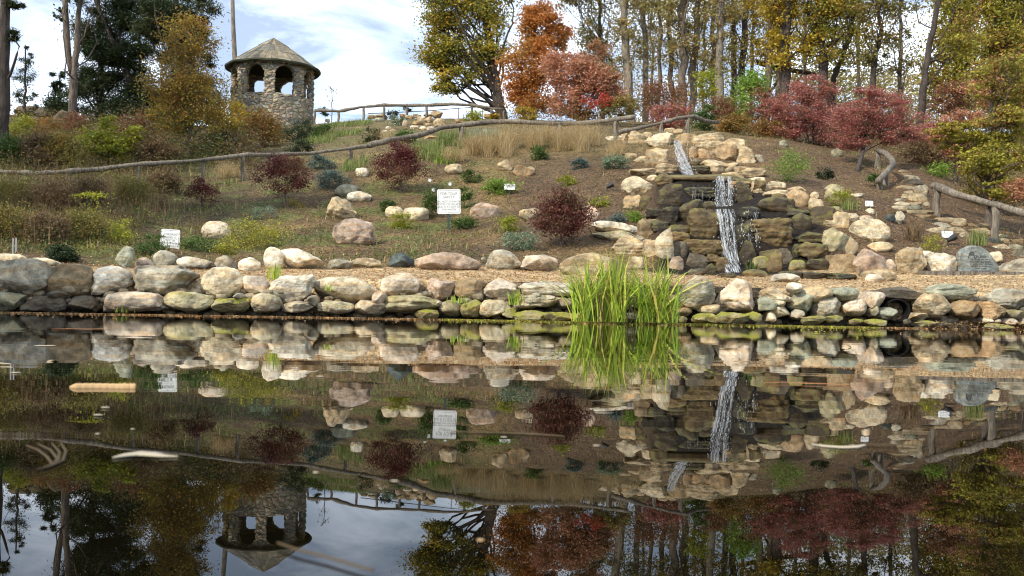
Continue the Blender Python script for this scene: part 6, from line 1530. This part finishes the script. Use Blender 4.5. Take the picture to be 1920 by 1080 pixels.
rng = np.random.default_rng(314)
m = 1700; hx = rng.uniform(-30, 400, m); hy = rng.uniform(240, 462, m); keep = (hx < 330 - np.maximum(0, hy - 400) * 2.0) | (rng.random(m) < 0.15); hx, hy = hx[keep], hy[keep]
B = hits(hx, hy); k = 22; C = np.repeat(B, k, 0); hh = np.repeat(rng.uniform(0.15, 0.55, len(B)), k) * (0.7 + 0.6 * np.clip((np.repeat(B[:, 1], k) - 17) / 8, 0, 1))
C = C + rng.normal(size=C.shape) * [0.10, 0.10, 0] ; C[:, 2] += rng.random(len(C)) * hh
tone = fbm(C, 0.8, 2, 12); cols = pick('brown', len(C), rng) ; a_ = tone > 0.12; cols[a_] = pick('olive', int(a_.sum()), rng) * 0.75; a_ = tone < -0.35; cols[a_] = pick('green', int(a_.sum()), rng) * 0.8; a_ = rng.random(len(C)) < 0.06; cols[a_] = pick('yelgreen', int(a_.sum()), rng)
o = link('undergrowth', leaf_mesh('undergrowth', C, 0.024, cols, rng, 0.45), None, mats=M_LEAF); tag(o, 'tangled brown and green undergrowth covering the left slope', 'undergrowth', kind='stuff')
Bs = np.repeat(B, 3, 0) + rng.normal(size=(len(B) * 3, 3)) * [0.1, 0.1, 0]
blades('undergrowth', 'dry stalks standing in the undergrowth of the left slope', 'undergrowth', Bs, rng.uniform(0.25, 0.7, len(Bs)), 0.009, 'brown', 915, 0.3, kind='stuff')

# thicket behind the rail on the left, under the trees
m = 2300; hx = rng.uniform(-40, 480, m); hy = rng.uniform(212, 322, m) + np.clip((hx - 250) / 8, 0, 20) * 0
B = hits(hx, hy); ok = (B[:, 1] < 44) & (B[:, 1] > 23.2 + 0.004 * np.maximum(hx, 0)); B = B[ok]; k = 30; C = np.repeat(B, k, 0); top = np.repeat(rng.uniform(0.3, 1.25, len(B)) * np.clip(0.8 + 0.9 * vnoise(B, 0.35, 6), 0.35, 1.6), k)
C = C + rng.normal(size=C.shape) * [0.22, 0.22, 0]; C[:, 2] += rng.random(len(C)) * top
tone = fbm(C, 0.5, 2, 61) + 0.25 * rng.normal(size=len(C)); cols = pick('brown', len(C), rng) * 0.9
for lo_, hi_, pal, f_ in ((0.15, 0.5, 'olive', 0.75), (0.5, 9, 'green', 0.8), (-0.6, -0.3, 'brownred', 0.9), (-9, -0.6, 'darkgreen', 1.3)):
    a_ = (tone > lo_) & (tone <= hi_); cols[a_] = pick(pal, int(a_.sum()), rng) * f_
o = link('thicket', leaf_mesh('thicket', C, 0.038, cols, rng, 0.45), None, mats=M_LEAF); tag(o, 'mixed brown and green thicket behind the long rail on the left', 'thicket', kind='stuff')
# thicket on the right under the wood
m = 2600; hx = rng.uniform(950, 1960, m); hy = rng.uniform(205, 330, m)
B = hits(hx, hy); ok = (B[:, 1] > np.interp(hx, [950, 1100, 1350, 1500, 1650, 1960], [37, 36, 33, 33, 30, 24])) & (B[:, 1] < 49); B = B[ok]; k = 26; C = np.repeat(B, k, 0); top = np.repeat(rng.uniform(0.3, 1.6, len(B)), k)
C = C + rng.normal(size=C.shape) * [0.3, 0.3, 0]; C[:, 2] += rng.random(len(C)) * top
tone = fbm(C, 0.4, 2, 63) + 0.25 * rng.normal(size=len(C)); cols = pick('brown', len(C), rng)
for lo_, hi_, pal, f_ in ((0.1, 0.45, 'olive', 0.9), (0.45, 9, 'rust', 0.9), (-9, -0.3, 'brownred', 1.0)):
    a_ = (tone > lo_) & (tone <= hi_); cols[a_] = pick(pal, int(a_.sum()), rng) * f_
o = link('thicket', leaf_mesh('thicket', C, 0.042, cols, rng, 0.45), None, mats=M_LEAF); tag(o, 'rusty brown thicket under the wood on the right', 'thicket', kind='stuff')
